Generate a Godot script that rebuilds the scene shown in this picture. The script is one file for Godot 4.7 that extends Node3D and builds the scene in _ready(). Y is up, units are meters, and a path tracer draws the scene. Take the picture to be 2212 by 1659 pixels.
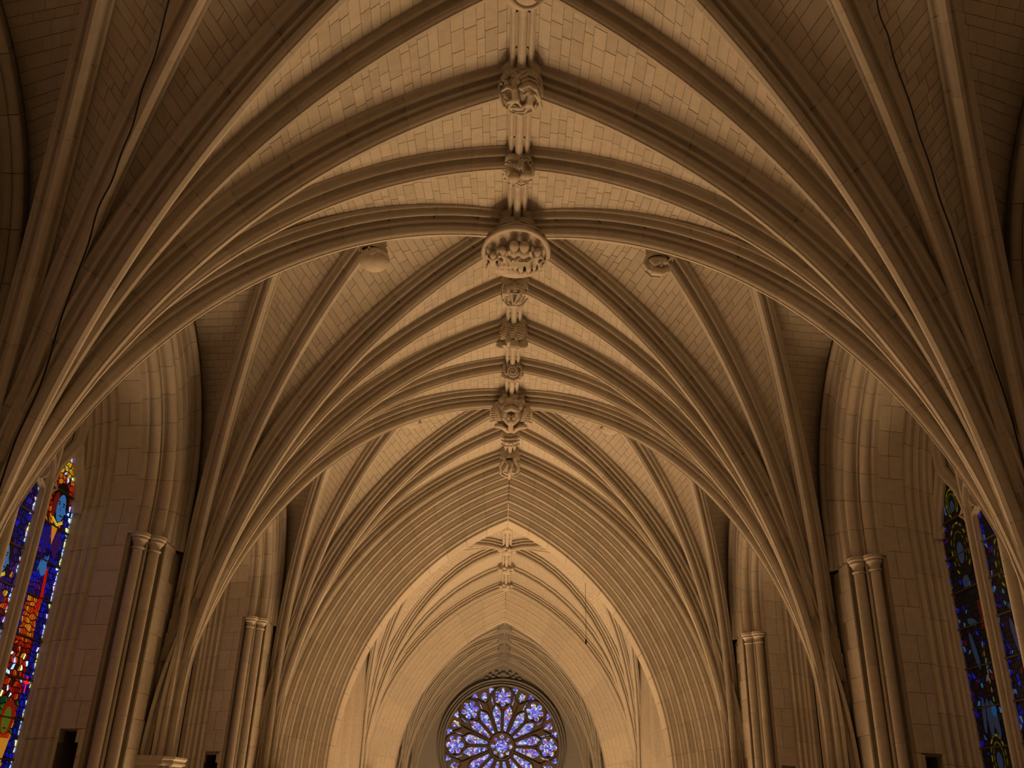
extends Node3D
# Gothic vault seen from a high gallery. Helper P(x, y, z): x right of the axis, y above the eye, z ahead of the eye.
const YC := 10.0
const HW := 6.0
var rng := RandomNumberGenerator.new()
var M := {}
var tones: Array = []
var cols := {}
var camera: Camera3D

func _ready() -> void:
	rng.seed = 7
	# ---- camera
	camera = Camera3D.new()
	camera.name = "camera"
	camera.fov = rad_to_deg(2.0 * atan(829.5 / 1932.0))
	camera.near = 0.1
	camera.far = 200.0
	camera.transform = Transform3D(Basis.from_euler(Vector3(deg_to_rad(25.15), 0, 0)) * Basis(Vector3(0, 0, 1), 0.03), P(0, 0, 0))
	add_child(camera)
	camera.current = true
	# ---- environment and exposure
	var env := Environment.new()
	env.background_mode = Environment.BG_COLOR
	env.background_color = Color(0, 0, 0)
	env.tonemap_mode = Environment.TONE_MAPPER_LINEAR
	env.tonemap_exposure = 1.0
	env.sdfgi_enabled = true
	env.ssao_enabled = true
	env.ssil_enabled = true
	var we := WorldEnvironment.new()
	we.name = "environment"
	we.environment = env
	add_child(we)
	# ---- lamps: warm floods that stand on the floor along the axis and throw their light up into the vault
	var warm := Color(1.0, 0.815, 0.60)
	for at in [Vector3(0, -22.5, 23.5), Vector3(-5, -22.5, 30.0), Vector3(5, -22.5, 30.0), Vector3(0, -22.5, 36.5)]:
		lamp(at, 222.0, 2.4, warm)
	make_materials()
	build_shell()
	build_vaults()
	build_walls()
	build_crossing()
	build_far()
	build_bosses()
	build_glass()
	build_rose()
	build_cables()

# ================================================================ helpers
func P(x: float, y: float, z: float) -> Vector3:
	return Vector3(x, y + YC, -z)

func lamp(at: Vector3, e: float, size: float, c: Color) -> void:
	var o := OmniLight3D.new()
	o.name = "floor_flood_light"
	o.position = P(at.x, at.y, at.z)
	o.light_energy = e
	o.light_color = c
	o.omni_range = 120.0
	o.omni_attenuation = 2.0
	o.light_size = size
	o.shadow_enabled = true
	add_child(o, true)

func rn(a: float, b: float) -> float:
	return rng.randf_range(a, b)

class MB:
	var v := PackedVector3Array()
	var n := PackedVector3Array()
	func tri(a: Vector3, b: Vector3, c: Vector3, na: Vector3, nb: Vector3, nc: Vector3) -> void:
		if (b - a).cross(c - a).dot(na + nb + nc) > 0.0:
			v.append(a); v.append(c); v.append(b)
			n.append(na); n.append(nc); n.append(nb)
		else:
			v.append(a); v.append(b); v.append(c)
			n.append(na); n.append(nb); n.append(nc)
	func quad(a: Vector3, b: Vector3, c: Vector3, d: Vector3, na: Vector3, nb: Vector3, nc: Vector3, nd: Vector3) -> void:
		tri(a, b, c, na, nb, nc)
		tri(a, c, d, na, nc, nd)
	func flat(a: Vector3, b: Vector3, c: Vector3, d: Vector3, out: Vector3) -> void:
		var q := (c - a).cross(d - b)
		if q.length_squared() < 1e-14:
			return
		q = q.normalized()
		if q.dot(out) < 0.0:
			q = -q
		quad(a, b, c, d, q, q, q, q)
	func box(lo: Vector3, hi: Vector3) -> void:
		var c := (lo + hi) * 0.5
		var k := [Vector3(lo.x, lo.y, lo.z), Vector3(hi.x, lo.y, lo.z), Vector3(hi.x, hi.y, lo.z), Vector3(lo.x, hi.y, lo.z), Vector3(lo.x, lo.y, hi.z), Vector3(hi.x, lo.y, hi.z), Vector3(hi.x, hi.y, hi.z), Vector3(lo.x, hi.y, hi.z)]
		for f in [[0, 1, 2, 3], [4, 5, 6, 7], [0, 1, 5, 4], [3, 2, 6, 7], [0, 3, 7, 4], [1, 2, 6, 5]]:
			var m: Vector3 = (k[f[0]] + k[f[2]]) * 0.5
			flat(k[f[0]], k[f[1]], k[f[2]], k[f[3]], m - c)
	func blank() -> bool:
		return v.is_empty()
	func lathe(at: Vector3, prof: Array, sides: int) -> void:   # prof: Vector2(radius, height)
		for i in prof.size() - 1:
			var p0: Vector2 = prof[i]
			var p1: Vector2 = prof[i + 1]
			var e := p1 - p0
			var nn := Vector2(e.y, -e.x).normalized()
			for k in sides:
				var a0 := TAU * k / sides
				var a1 := TAU * (k + 1) / sides
				var c0 := Vector3(cos(a0), 0, sin(a0))
				var c1 := Vector3(cos(a1), 0, sin(a1))
				var n0 := c0 * nn.x + Vector3(0, nn.y, 0)
				var n1 := c1 * nn.x + Vector3(0, nn.y, 0)
				var y0 := Vector3(0, p0.y, 0)
				var y1 := Vector3(0, p1.y, 0)
				quad(at + c0 * p0.x + y0, at + c1 * p0.x + y0, at + c1 * p1.x + y1, at + c0 * p1.x + y1, n0, n1, n1, n0)
	func tube(pts: Array, rad: float, sides: int) -> void:
		var rings := []
		for i in pts.size():
			var d: Vector3 = (pts[mini(i + 1, pts.size() - 1)] - pts[maxi(i - 1, 0)]).normalized()
			var u := d.cross(Vector3(0.31, 0.2, 0.93)).normalized()
			var w := d.cross(u)
			var ring := []
			for k in sides:
				var a := TAU * k / sides
				ring.append(u * cos(a) + w * sin(a))
			rings.append(ring)
		for i in pts.size() - 1:
			for k in sides:
				var k2 := (k + 1) % sides
				var a0: Vector3 = rings[i][k]
				var a1: Vector3 = rings[i][k2]
				var b0: Vector3 = rings[i + 1][k]
				var b1: Vector3 = rings[i + 1][k2]
				quad(pts[i] + a0 * rad, pts[i] + a1 * rad, pts[i + 1] + b1 * rad, pts[i + 1] + b0 * rad, a0, a1, b1, b0)
	func ellipsoid(c: Vector3, ax: Vector3, sides: int) -> void:
		var rows := sides / 2
		for i in rows:
			for k in sides:
				var q := []
				for e in [[i, k], [i, k + 1], [i + 1, k + 1], [i + 1, k]]:
					var la: float = PI * e[0] / rows
					var lo: float = TAU * e[1] / sides
					q.append(Vector3(sin(la) * cos(lo), cos(la), sin(la) * sin(lo)))
				quad(c + q[0] * ax, c + q[1] * ax, c + q[2] * ax, c + q[3] * ax, (q[0] / ax).normalized(), (q[1] / ax).normalized(), (q[2] / ax).normalized(), (q[3] / ax).normalized())

# a profile is an Array of Vector2; smooth(p) gives per segment [a, b, na, nb] with smoothed normals; side = which way is out
func smooth_profile(p: Array, flip := false) -> Array:
	var ns := []
	for i in p.size() - 1:
		var e: Vector2 = (p[i + 1] - p[i]).normalized()
		ns.append(Vector2(e.y, -e.x) * (-1.0 if flip else 1.0))
	var out := []
	for i in ns.size():
		var na: Vector2 = ns[i]
		var nb: Vector2 = ns[i]
		if i > 0 and ns[i - 1].dot(ns[i]) > 0.8:
			na = (ns[i - 1] + ns[i]).normalized()
		if i < ns.size() - 1 and ns[i + 1].dot(ns[i]) > 0.8:
			nb = (ns[i + 1] + ns[i]).normalized()
		out.append([p[i], p[i + 1], na, nb])
	return out

func thing(called: String, label: String, category: String, at := Vector3.ZERO, group := "", kind := "") -> Node3D:
	var o := Node3D.new()
	o.name = called
	o.position = at
	add_child(o, true)
	tag(o, label, category, group, kind)
	return o

func tag(o: Node, label: String, category: String, group := "", kind := "") -> void:
	o.set_meta("label", label)
	if category:
		o.set_meta("category", category)
	if group:
		o.set_meta("group", group)
	if kind:
		o.set_meta("kind", kind)

func world_of(o: Node) -> Vector3:
	var p := Vector3.ZERO
	while o is Node3D and o != self:
		p += (o as Node3D).position
		o = o.get_parent()
	return p

func obj(called: String, mb: MB, mat: Material, parent: Node, label := "") -> MeshInstance3D:
	var o := MeshInstance3D.new()
	o.name = called
	var lo := mb.v[0]
	var hi := mb.v[0]
	for q in mb.v:
		lo = lo.min(q)
		hi = hi.max(q)
	var c := (lo + hi) * 0.5
	var vv := PackedVector3Array()
	vv.resize(mb.v.size())
	for i in mb.v.size():
		vv[i] = mb.v[i] - c
	var arr := []
	arr.resize(Mesh.ARRAY_MAX)
	arr[Mesh.ARRAY_VERTEX] = vv
	arr[Mesh.ARRAY_NORMAL] = mb.n
	var m := ArrayMesh.new()
	m.add_surface_from_arrays(Mesh.PRIMITIVE_TRIANGLES, arr)
	m.surface_set_material(0, mat)
	o.mesh = m
	o.position = c - world_of(parent)
	parent.add_child(o, true)
	if label:
		o.set_meta("label", label)
	return o

func obj_multi(called: String, by: Dictionary, parent: Node, label := "") -> MeshInstance3D:   # material -> MB, one mesh
	var o := MeshInstance3D.new()
	o.name = called
	var lo := Vector3.INF
	var hi := -Vector3.INF
	for k in by:
		for q in by[k].v:
			lo = lo.min(q)
			hi = hi.max(q)
	var c := (lo + hi) * 0.5
	var m := ArrayMesh.new()
	var s := 0
	for k in by:
		var mb: MB = by[k]
		if mb.blank():
			continue
		var vv := PackedVector3Array()
		vv.resize(mb.v.size())
		for i in mb.v.size():
			vv[i] = mb.v[i] - c
		var arr := []
		arr.resize(Mesh.ARRAY_MAX)
		arr[Mesh.ARRAY_VERTEX] = vv
		arr[Mesh.ARRAY_NORMAL] = mb.n
		m.add_surface_from_arrays(Mesh.PRIMITIVE_TRIANGLES, arr)
		m.surface_set_material(s, k)
		s += 1
	o.mesh = m
	o.position = c - world_of(parent)
	parent.add_child(o, true)
	if label:
		o.set_meta("label", label)
	return o

func tone() -> Material:
	return tones[rng.randi() % tones.size()]

# ================================================================ materials
func noise_tex(freq: float, seed_: int, lo: Color, hi: Color, bump := 0.0) -> NoiseTexture2D:
	var f := FastNoiseLite.new()
	f.seed = seed_
	f.frequency = freq
	f.fractal_octaves = 5
	var t := NoiseTexture2D.new()
	t.width = 512
	t.height = 512
	t.seamless = true
	t.noise = f
	if bump > 0.0:
		t.as_normal_map = true
		t.bump_strength = bump
	else:
		var g := Gradient.new()
		g.set_color(0, lo)
		g.set_color(1, hi)
		t.color_ramp = g
	return t

func stone(c: Color, tex: Texture2D, nrm: Texture2D) -> StandardMaterial3D:
	var m := StandardMaterial3D.new()
	m.albedo_color = c
	m.albedo_texture = tex
	m.roughness = 0.92
	m.metallic_specular = 0.25
	m.normal_enabled = true
	m.normal_texture = nrm
	m.normal_scale = 0.35
	m.uv1_triplanar = true
	m.uv1_world_triplanar = true
	m.uv1_scale = Vector3(0.9, 0.9, 0.9)
	return m

func make_materials() -> void:
	var tex := noise_tex(0.012, 3, Color(0.91, 0.905, 0.895), Color(1, 1, 1))
	var nrm := noise_tex(0.06, 5, Color.BLACK, Color.WHITE, 3.0)
	for c in [Color(0.765, 0.735, 0.69), Color(0.775, 0.745, 0.69), Color(0.75, 0.72, 0.675), Color(0.775, 0.735, 0.685), Color(0.74, 0.71, 0.665), Color(0.785, 0.755, 0.71)]:
		tones.append(stone(c, tex, nrm))
	M.rib = stone(Color(0.755, 0.725, 0.675), tex, nrm)
	M.rib2 = stone(Color(0.745, 0.715, 0.67), tex, nrm)
	M.mortar = stone(Color(0.62, 0.58, 0.52), tex, nrm)
	M.carve = stone(Color(0.775, 0.74, 0.69), tex, nrm)
	M.grey = stone(Color(0.66, 0.645, 0.62), tex, nrm)
	M.floor = stone(Color(0.40, 0.36, 0.32), tex, nrm)
	M.rosestone = stone(Color(0.50, 0.44, 0.37), tex, nrm)
	M.dark = stone(Color(0.30, 0.26, 0.21), tex, nrm)
	var lead := StandardMaterial3D.new()
	lead.albedo_color = Color(0.05, 0.05, 0.055)
	lead.roughness = 0.7
	M.lead = lead
	var iron := StandardMaterial3D.new()
	iron.albedo_color = Color(0.30, 0.25, 0.20)
	iron.roughness = 0.7
	M.iron = iron
	var cable := StandardMaterial3D.new()
	cable.albedo_color = Color(0.03, 0.03, 0.03)
	cable.roughness = 0.8
	M.cable = cable

# ================================================================ ribs
func arc_pts(c: Vector2, r: float, a0: float, a1: float, k: int) -> Array:
	var o := []
	for i in k + 1:
		var a := deg_to_rad(lerpf(a0, a1, float(i) / k))
		o.append(c + Vector2(cos(a), sin(a)) * r)
	return o

# half profile from the soffit's middle outward and up; x across, y away from the soffit
func half_heavy() -> Array:
	var p := [Vector2(0, 0), Vector2(0.028, 0.0), Vector2(0.03, 0.014)]
	p += arc_pts(Vector2(0, 0.095), 0.085, -66, 60, 7)
	p += [Vector2(0.038, 0.188), Vector2(0.044, 0.205)]
	p += arc_pts(Vector2(0.082, 0.232), 0.032, -130, 70, 6)
	p += [Vector2(0.074, 0.272), Vector2(0.070, 0.292), Vector2(0.084, 0.318), Vector2(0.118, 0.328)]
	p += arc_pts(Vector2(0.165, 0.332), 0.030, -140, 70, 6)
	p += [Vector2(0.166, 0.368), Vector2(0.172, 0.392), Vector2(0.195, 0.418), Vector2(0.235, 0.430), Vector2(0.24, 0.436), Vector2(0.24, 0.50)]
	return p

func half_light() -> Array:
	var p := [Vector2(0, 0), Vector2(0.024, 0.0), Vector2(0.026, 0.012)]
	p += arc_pts(Vector2(0, 0.080), 0.070, -66, 60, 7)
	p += [Vector2(0.030, 0.152), Vector2(0.030, 0.172), Vector2(0.048, 0.198), Vector2(0.078, 0.208)]
	p += arc_pts(Vector2(0.120, 0.218), 0.028, -140, 70, 6)
	p += [Vector2(0.122, 0.252), Vector2(0.130, 0.275), Vector2(0.152, 0.305), Vector2(0.185, 0.318), Vector2(0.19, 0.324), Vector2(0.19, 0.40)]
	return p

func mirror_profile(h: Array) -> Array:
	var o := []
	for i in range(h.size() - 1, 0, -1):
		o.append(Vector2(-h[i].x, h[i].y))
	for q in h:
		o.append(q)
	return o

class Rib:
	var b: Vector2
	var d: Vector2
	var length: float
	var s0: float
	var ys: float
	var ya: float
	var dep: float
	var r: float
	var a1: float
	var st: float
	var total: float
	var half: float
	func _init(from: Vector2, to: Vector2, s0_: float, ys_: float, ya_: float, dep_: float, half_: float) -> void:
		b = from
		length = from.distance_to(to)
		d = (to - from) / length
		s0 = s0_
		ys = ys_
		ya = ya_
		dep = dep_
		half = half_
		var run := length - s0
		var h := ya - ys
		r = (run * run + h * h) / (2.0 * run)
		a1 = acos(clampf((run - r) / r, -1, 1))
		st = maxf(0.0, ys - 0.6)
		total = st + r * (PI - a1)
	func frame(l: float, v: float) -> Array:      # [s, y, er.x, er.y]
		if l < st:
			return [s0 - v, 0.6 + l, -1.0, 0.0]
		var f := (l - st) / (total - st)
		var rad := r + v
		var a := lerpf(PI, acos(clampf((length - s0 - r) / rad, -1, 1)), f)
		return [s0 + r + rad * cos(a), ys + rad * sin(a), cos(a), sin(a)]
	func pos(l: float, v: float, u: float, yc: float) -> Vector3:
		var q := frame(l, v)
		var x: float = b.x + d.x * q[0] - d.y * u
		var z: float = b.y + d.y * q[0] + d.x * u
		return Vector3(x, q[1] + yc, -z)
	func nrm(l: float, v: float, nu: float, nv: float) -> Vector3:
		var q := frame(l, v)
		return Vector3(d.x * q[2] * nv - d.y * nu, q[3] * nv, -(d.y * q[2] * nv + d.x * nu))

var SEG := {}

func rib_piece(rb: Rib, segs: Array, l0: float, l1: float, steps: int, caps: bool) -> MB:
	var mb := MB.new()
	for sg in segs:
		var pa: Vector2 = sg[0]
		var pb: Vector2 = sg[1]
		var na: Vector2 = sg[2]
		var nb: Vector2 = sg[3]
		var a0 := rb.pos(l0, pa.y, pa.x, YC)
		var b0 := rb.pos(l0, pb.y, pb.x, YC)
		var an := rb.nrm(l0, pa.y, na.x, na.y)
		var bn := rb.nrm(l0, pb.y, nb.x, nb.y)
		for i in steps:
			var l := lerpf(l0, l1, float(i + 1) / steps)
			var a2 := rb.pos(l, pa.y, pa.x, YC)
			var b2 := rb.pos(l, pb.y, pb.x, YC)
			var an2 := rb.nrm(l, pa.y, na.x, na.y)
			var bn2 := rb.nrm(l, pb.y, nb.x, nb.y)
			mb.quad(a0, b0, b2, a2, an, bn, bn2, an2)
			a0 = a2; b0 = b2; an = an2; bn = bn2
	if caps:
		for e in [0, 1]:
			var l := l0 if e == 0 else l1
			var c := rb.pos(l, rb.dep * 0.62, 0, YC)
			var t := rb.pos(l + (0.01 if e == 1 else -0.01), rb.dep * 0.62, 0, YC) - c
			t = t.normalized()
			for sg in segs:
				mb.tri(c, rb.pos(l, sg[0].y, sg[0].x, YC), rb.pos(l, sg[1].y, sg[1].x, YC), t, t, t)
	return mb

func emit_rib(rb: Rib, heavy: bool, label: String, group: String, pieces: bool) -> void:
	var segs: Array = SEG.heavy if heavy else SEG.light
	var t := thing("vault_rib", label, "rib", rb.pos(0, rb.dep, 0, YC), group)
	if pieces:
		var nv := int(round(rb.total / 0.85))
		var dl := rb.total / nv
		for k in nv:
			obj("voussoir", rib_piece(rb, segs, k * dl, (k + 1) * dl - (0.003 if k < nv - 1 else 0.0), 3, true), tone() if k % 2 else M.rib, t)
	else:
		obj("moulding", rib_piece(rb, segs, 0, rb.total, 14, false), M.rib2, t)

# the line where a web rests on the rib, from y 2.2 up, evenly spaced
func even(pts: Array, k: int) -> Array:
	var acc := [0.0]
	for i in range(1, pts.size()):
		acc.append(acc[i - 1] + pts[i].distance_to(pts[i - 1]))
	var out := []
	var j := 0
	for i in k + 1:
		var want: float = acc[-1] * i / k
		while j < acc.size() - 2 and acc[j + 1] < want:
			j += 1
		var f: float = (want - acc[j]) / maxf(acc[j + 1] - acc[j], 1e-6)
		out.append(pts[j].lerp(pts[j + 1], clampf(f, 0, 1)))
	return out

func rib_line(rb: Rib) -> Array:
	var pts := []
	for i in 81:
		var q := rb.pos(rb.total * i / 80.0, rb.dep - 0.03, 0, YC)
		if q.y >= YC + 2.2:
			pts.append(q)
	return even(pts, 48)

func at_line(line: Array, t: float) -> Vector3:
	var f := clampf(t, 0, 1) * (line.size() - 1)
	var i := mini(int(f), line.size() - 2)
	return line[i].lerp(line[i + 1], f - i)

func stone_into(mb: MB, a: Vector3, b: Vector3, c: Vector3, d: Vector3, out: Vector3, proud: float, g := 0.0028) -> void:
	# a, b along one bed joint, d, c along the other
	var nn := (c - a).cross(d - b).normalized()
	if nn.dot(out) < 0.0:
		nn = -nn
	var m := (a + b + c + d) * 0.25
	var q := [a, b, c, d]
	var e1 := ((b - a) + (c - d)).normalized()
	var e2 := ((d - a) + (c - b)).normalized()
	var sx := [1.0, -1.0, -1.0, 1.0]
	var sy := [1.0, 1.0, -1.0, -1.0]
	var f := []
	var o := []
	var bk := []
	for i in 4:
		var base: Vector3 = q[i]
		o.append(base + e1 * sx[i] * g + e2 * sy[i] * g + nn * (proud - 0.004))
		f.append(base + e1 * sx[i] * (g + 0.004) + e2 * sy[i] * (g + 0.004) + nn * proud)
		bk.append(base + e1 * sx[i] * g + e2 * sy[i] * g - nn * 0.03)
	mb.flat(f[0], f[1], f[2], f[3], nn)
	for i in 4:
		var j := (i + 1) % 4
		var side: Vector3 = (o[i] + o[j]) * 0.5 - m
		mb.flat(f[i], f[j], o[j], o[i], side + nn * 0.2)
		mb.flat(o[i], o[j], bk[j], bk[i], side)

var web_count := 0
var stone_count := 0

# mode 0 plain sheet, 1 joined stones, 2 each stone a part of its own
func web(la: Array, lb: Array, ma: float, mb_: float, aim: Vector3, label: String, mode: int, zmin := -99.0) -> void:
	web_count += 1
	var t := thing("ceiling", label, "vault web", at_line(la, 0.0), "vault webs between the ribs", "structure")
	var back := MB.new()
	var steps := 36 if mode else 24
	var across := 6 if mode else 3
	for i in steps:
		var t0 := float(i) / steps
		var t1 := float(i + 1) / steps
		for j in across:
			var u0 := float(j) / across
			var u1 := float(j + 1) / across
			var a0 := at_line(la, t0).lerp(at_line(lb, t0), u0)
			var b0 := at_line(la, t0).lerp(at_line(lb, t0), u1)
			var a1 := at_line(la, t1).lerp(at_line(lb, t1), u0)
			var b1 := at_line(la, t1).lerp(at_line(lb, t1), u1)
			var nn := (b1 - a0).cross(a1 - b0)
			if nn.length() < 1e-7:
				continue
			nn = nn.normalized()
			if nn.dot(aim - (a0 + b1) * 0.5) < 0.0:
				nn = -nn
			var k := 0.0 if mode == 0 else 0.012
			back.flat(a0 - nn * k, b0 - nn * k, b1 - nn * k, a1 - nn * k, nn)
			back.flat(a0 - nn * 0.3, b0 - nn * 0.3, b1 - nn * 0.3, a1 - nn * 0.3, -nn)
	obj("backing" if mode else "shell", back, M.mortar if mode else M.rib2, t)
	if mode == 0:
		return
	var length := 0.0
	for i in range(1, la.size()):
		length += 0.5 * (la[i].distance_to(la[i - 1]) + lb[i].distance_to(lb[i - 1]))
	var joined := MB.new()
	var t0 := 0.0
	var turn := 0
	while t0 < 0.999:
		var t1 := t0 + (rn(0.115, 0.20) if mode == 2 else rn(0.14, 0.21)) / length
		if t1 > 1.0 - 0.1 / length:
			t1 = 1.0
		var a0 := at_line(la, t0)
		var b0 := at_line(lb, t0)
		var a1 := at_line(la, t1)
		var b1 := at_line(lb, t1)
		var w := 0.5 * (a0.distance_to(b0) + a1.distance_to(b1))
		var use := w - ma - mb_
		turn += 1
		if use > 0.035 and -minf(a1.z, b1.z) > zmin:
			var cuts := [0.0]
			var x := rn(0.15, 0.42)
			while x < use - 0.14:
				cuts.append(x)
				x += rn(0.26, 0.50)
			cuts.append(use)
			for i in cuts.size() - 1:
				var u0: float = (ma + cuts[i]) / w
				var u1: float = (ma + cuts[i + 1]) / w
				var dst := joined if mode == 1 else MB.new()
				var q0 := a0.lerp(b0, u0)
				stone_into(dst, q0, a0.lerp(b0, u1), a1.lerp(b1, u1), a1.lerp(b1, u0), aim - q0, rn(-0.002, 0.003))
				if mode == 2:
					obj("stone", dst, tone(), t)
					stone_count += 1
		t0 = t1
	if mode == 1 and not joined.blank():
		var j := obj("stonework", joined, tone(), t)
		j.set_meta("kind", "stuff")

const OUTSPAN := 0.0
const INSPAN := 1.64

func wall_line(sg: float, zp: float, zc: float) -> Array:
	var d := signf(zc - zp)
	var half := absf(zc - zp)
	var pts := []
	for i in 41:
		var q := arch_pt(half - OUTSPAN, 5.3, 9.13, float(i) / 40.0, 2.2)
		pts.append(P(sg * 6.37, q.y, zc - d * q.x))
	return even(pts, 48)

# pointed half arch: returns (distance from the middle, height) for f 0..1, stilted from y0
func arch_pt(span: float, ys: float, ya: float, f: float, y0: float) -> Vector2:
	var h := ya - ys
	var r := (span * span + h * h) / (2.0 * span)
	var th := acos(clampf((r - span) / r, -1, 1))
	var total := (ys - y0) + r * th
	var l := f * total
	if l < ys - y0:
		return Vector2(span, y0 + l)
	var a := (l - (ys - y0)) / r
	return Vector2(span - r + r * cos(a), ys + r * sin(a))

func rib_set(sg: float, zp: float, zc: float) -> Dictionary:
	var d := signf(zc - zp)
	var h := absf(zc - zp)
	return {
		"tr": Rib.new(Vector2(sg * 6.016, zp), Vector2(0, zp), 0.0, 0.66, 9.37, 0.46, 0.215),
		"ti": Rib.new(Vector2(sg * 6.1, zp), Vector2(0, zp + d * h * 0.493), 0.2, 1.3, 9.47, 0.36, 0.175),
		"di": Rib.new(Vector2(sg * 6.05, zp), Vector2(0, zc), 0.0, 0.45, 9.37, 0.46, 0.215),
		"t1": Rib.new(Vector2(sg * 6.05, zp), Vector2(sg * 2.6, zc), 0.02, 1.2, 9.16, 0.36, 0.19),
		"t2": Rib.new(Vector2(sg * 6.17, zp - d * -0.08), Vector2(sg * 4.2, zc), 0.25, 2.15, 9.18, 0.36, 0.19),
	}

# one quarter of a bay: ribs that spring from one pier towards one bay, and the webs between them
# show: 0 no ribs, 1 single mesh ribs, 2 ribs of voussoirs
func quarter(sg: float, zp: float, zc: float, show: int, mode: int, names: Dictionary, zmin := -99.0) -> void:
	var rs := rib_set(sg, zp, zc)
	var side := "left" if sg < 0 else "right"
	if show:
		var g: String = names.group
		if names.tr != "":
			emit_rib(rs.tr, true, "%s arm of the broad moulded rib meeting %s" % [side, names.tr], g, show == 2)
		emit_rib(rs.ti, false, "slender %s rib, %s to %s" % [side, names.pier, names.ti], g, show == 2)
		emit_rib(rs.di, true, "heavy %s diagonal rib, %s to %s" % [side, names.pier, names.di], g, show == 2)
		emit_rib(rs.t1, false, "inner side rib, %s %s, %s" % [side, names.pier, names.t1], g, show == 2)
		emit_rib(rs.t2, false, "outer side rib, %s %s, %s" % [side, names.pier, names.t2], g, show == 2)
	var aim := P(0, 3.0, zc)
	var lines := [rib_line(rs.tr), rib_line(rs.ti), rib_line(rs.di), rib_line(rs.t1), rib_line(rs.t2), wall_line(sg, zp, zc)]
	var marg := [0.21, 0.165, 0.21, 0.165, 0.165, 0.02]
	var what := ["beside the broad rib", "between slender and diagonal ribs", "between diagonal and inner side rib", "between the two side ribs", "next to the wall arch"]
	for i in 5:
		var far: Array = lines[i + 1]
		aim = [P(0, 3.0, zc), P(0, 3.0, zc), P(sg * 3.2, 2.0, zc), P(sg * 5.0, 2.0, zc), P(sg * 6.4, 2.0, zc)][i]
		if i == 2 or i == 3:
			far = even(far + [lines[i][-1]], 48)
		web(lines[i], far, marg[i], marg[i + 1], aim, "%s web of pale coursed stone %s, %s, %s" % [side, what[i], names.pier, names.web], mode, zmin)

func ridge(z0: float, z1: float, y: float, label: String, w := 1.0) -> void:
	var t := thing("ridge_rib", label, "rib", P(0, y, z0), "ridge rib lengths between bosses")
	var h := [Vector2(0, 0), Vector2(0.02, 0), Vector2(0.022, 0.01)]
	h += arc_pts(Vector2(0, 0.07), 0.062, -62, 40, 5)
	h += [Vector2(0.052, 0.125), Vector2(0.075, 0.135), Vector2(0.095, 0.12)]
	h += arc_pts(Vector2(0.125, 0.11), 0.034, -150, 40, 5)
	h += [Vector2(0.155, 0.15), Vector2(0.175, 0.16), Vector2(0.175, 0.36)]
	var segs := smooth_profile(mirror_profile(h))
	var n := maxi(1, int(round((z1 - z0) / 0.55)))
	for k in n:
		var mb := MB.new()
		var a := lerpf(z0, z1, float(k) / n)
		var b := lerpf(z0, z1, float(k + 1) / n) - 0.002
		for s in segs:
			var n0 := Vector3(s[2].x, s[2].y, 0)
			var n1 := Vector3(s[3].x, s[3].y, 0)
			mb.quad(P(s[0].x * w, y + s[0].y, a), P(s[1].x * w, y + s[1].y, a), P(s[1].x * w, y + s[1].y, b), P(s[0].x * w, y + s[0].y, b), n0, n1, n1, n0)
		for e in [a, b]:
			var q := Vector3(0, 0, 1 if e == a else -1)
			for s in segs:
				mb.tri(P(0, y + 0.2, e), P(s[0].x * w, y + s[0].y, e), P(s[1].x * w, y + s[1].y, e), q, q, q)
		obj("ridge_stone", mb, tone(), t)

func cross_ridge(sg: float, zc: float, label: String) -> void:   # lateral ridge rib from the bay's middle boss to the wall
	var t := thing("cross_ridge_rib", label, "rib", P(sg * 0.3, 9.5, zc), "cross ridge ribs")
	var h := [Vector2(0, 0), Vector2(0.05, 0), Vector2(0.055, 0.012), Vector2(0.06, 0.05), Vector2(0.085, 0.07), Vector2(0.12, 0.08), Vector2(0.125, 0.1), Vector2(0.125, 0.3)]
	var segs := smooth_profile(mirror_profile(h))
	var line := [Vector2(0.2, 9.58), Vector2(2.6, 9.28), Vector2(4.2, 9.24), Vector2(6.2, 8.72)]
	for k in 3:
		var p0: Vector2 = line[k]
		var p1: Vector2 = line[k + 1]
		var n := int(round((p1.x - p0.x) / 0.6))
		for j in n:
			var a := p0.lerp(p1, float(j) / n)
			var b := p0.lerp(p1, (j + 1.0) / n - 0.008)
			var mb := MB.new()
			for s in segs:
				var n0 := Vector3(0, s[2].y, -s[2].x)
				var n1 := Vector3(0, s[3].y, -s[3].x)
				mb.quad(P(sg * a.x, a.y + s[0].y, zc + s[0].x), P(sg * a.x, a.y + s[1].y, zc + s[1].x), P(sg * b.x, b.y + s[1].y, zc + s[1].x), P(sg * b.x, b.y + s[0].y, zc + s[0].x), n0, n1, n1, n0)
			obj("ridge_stone", mb, tone(), t)

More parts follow.
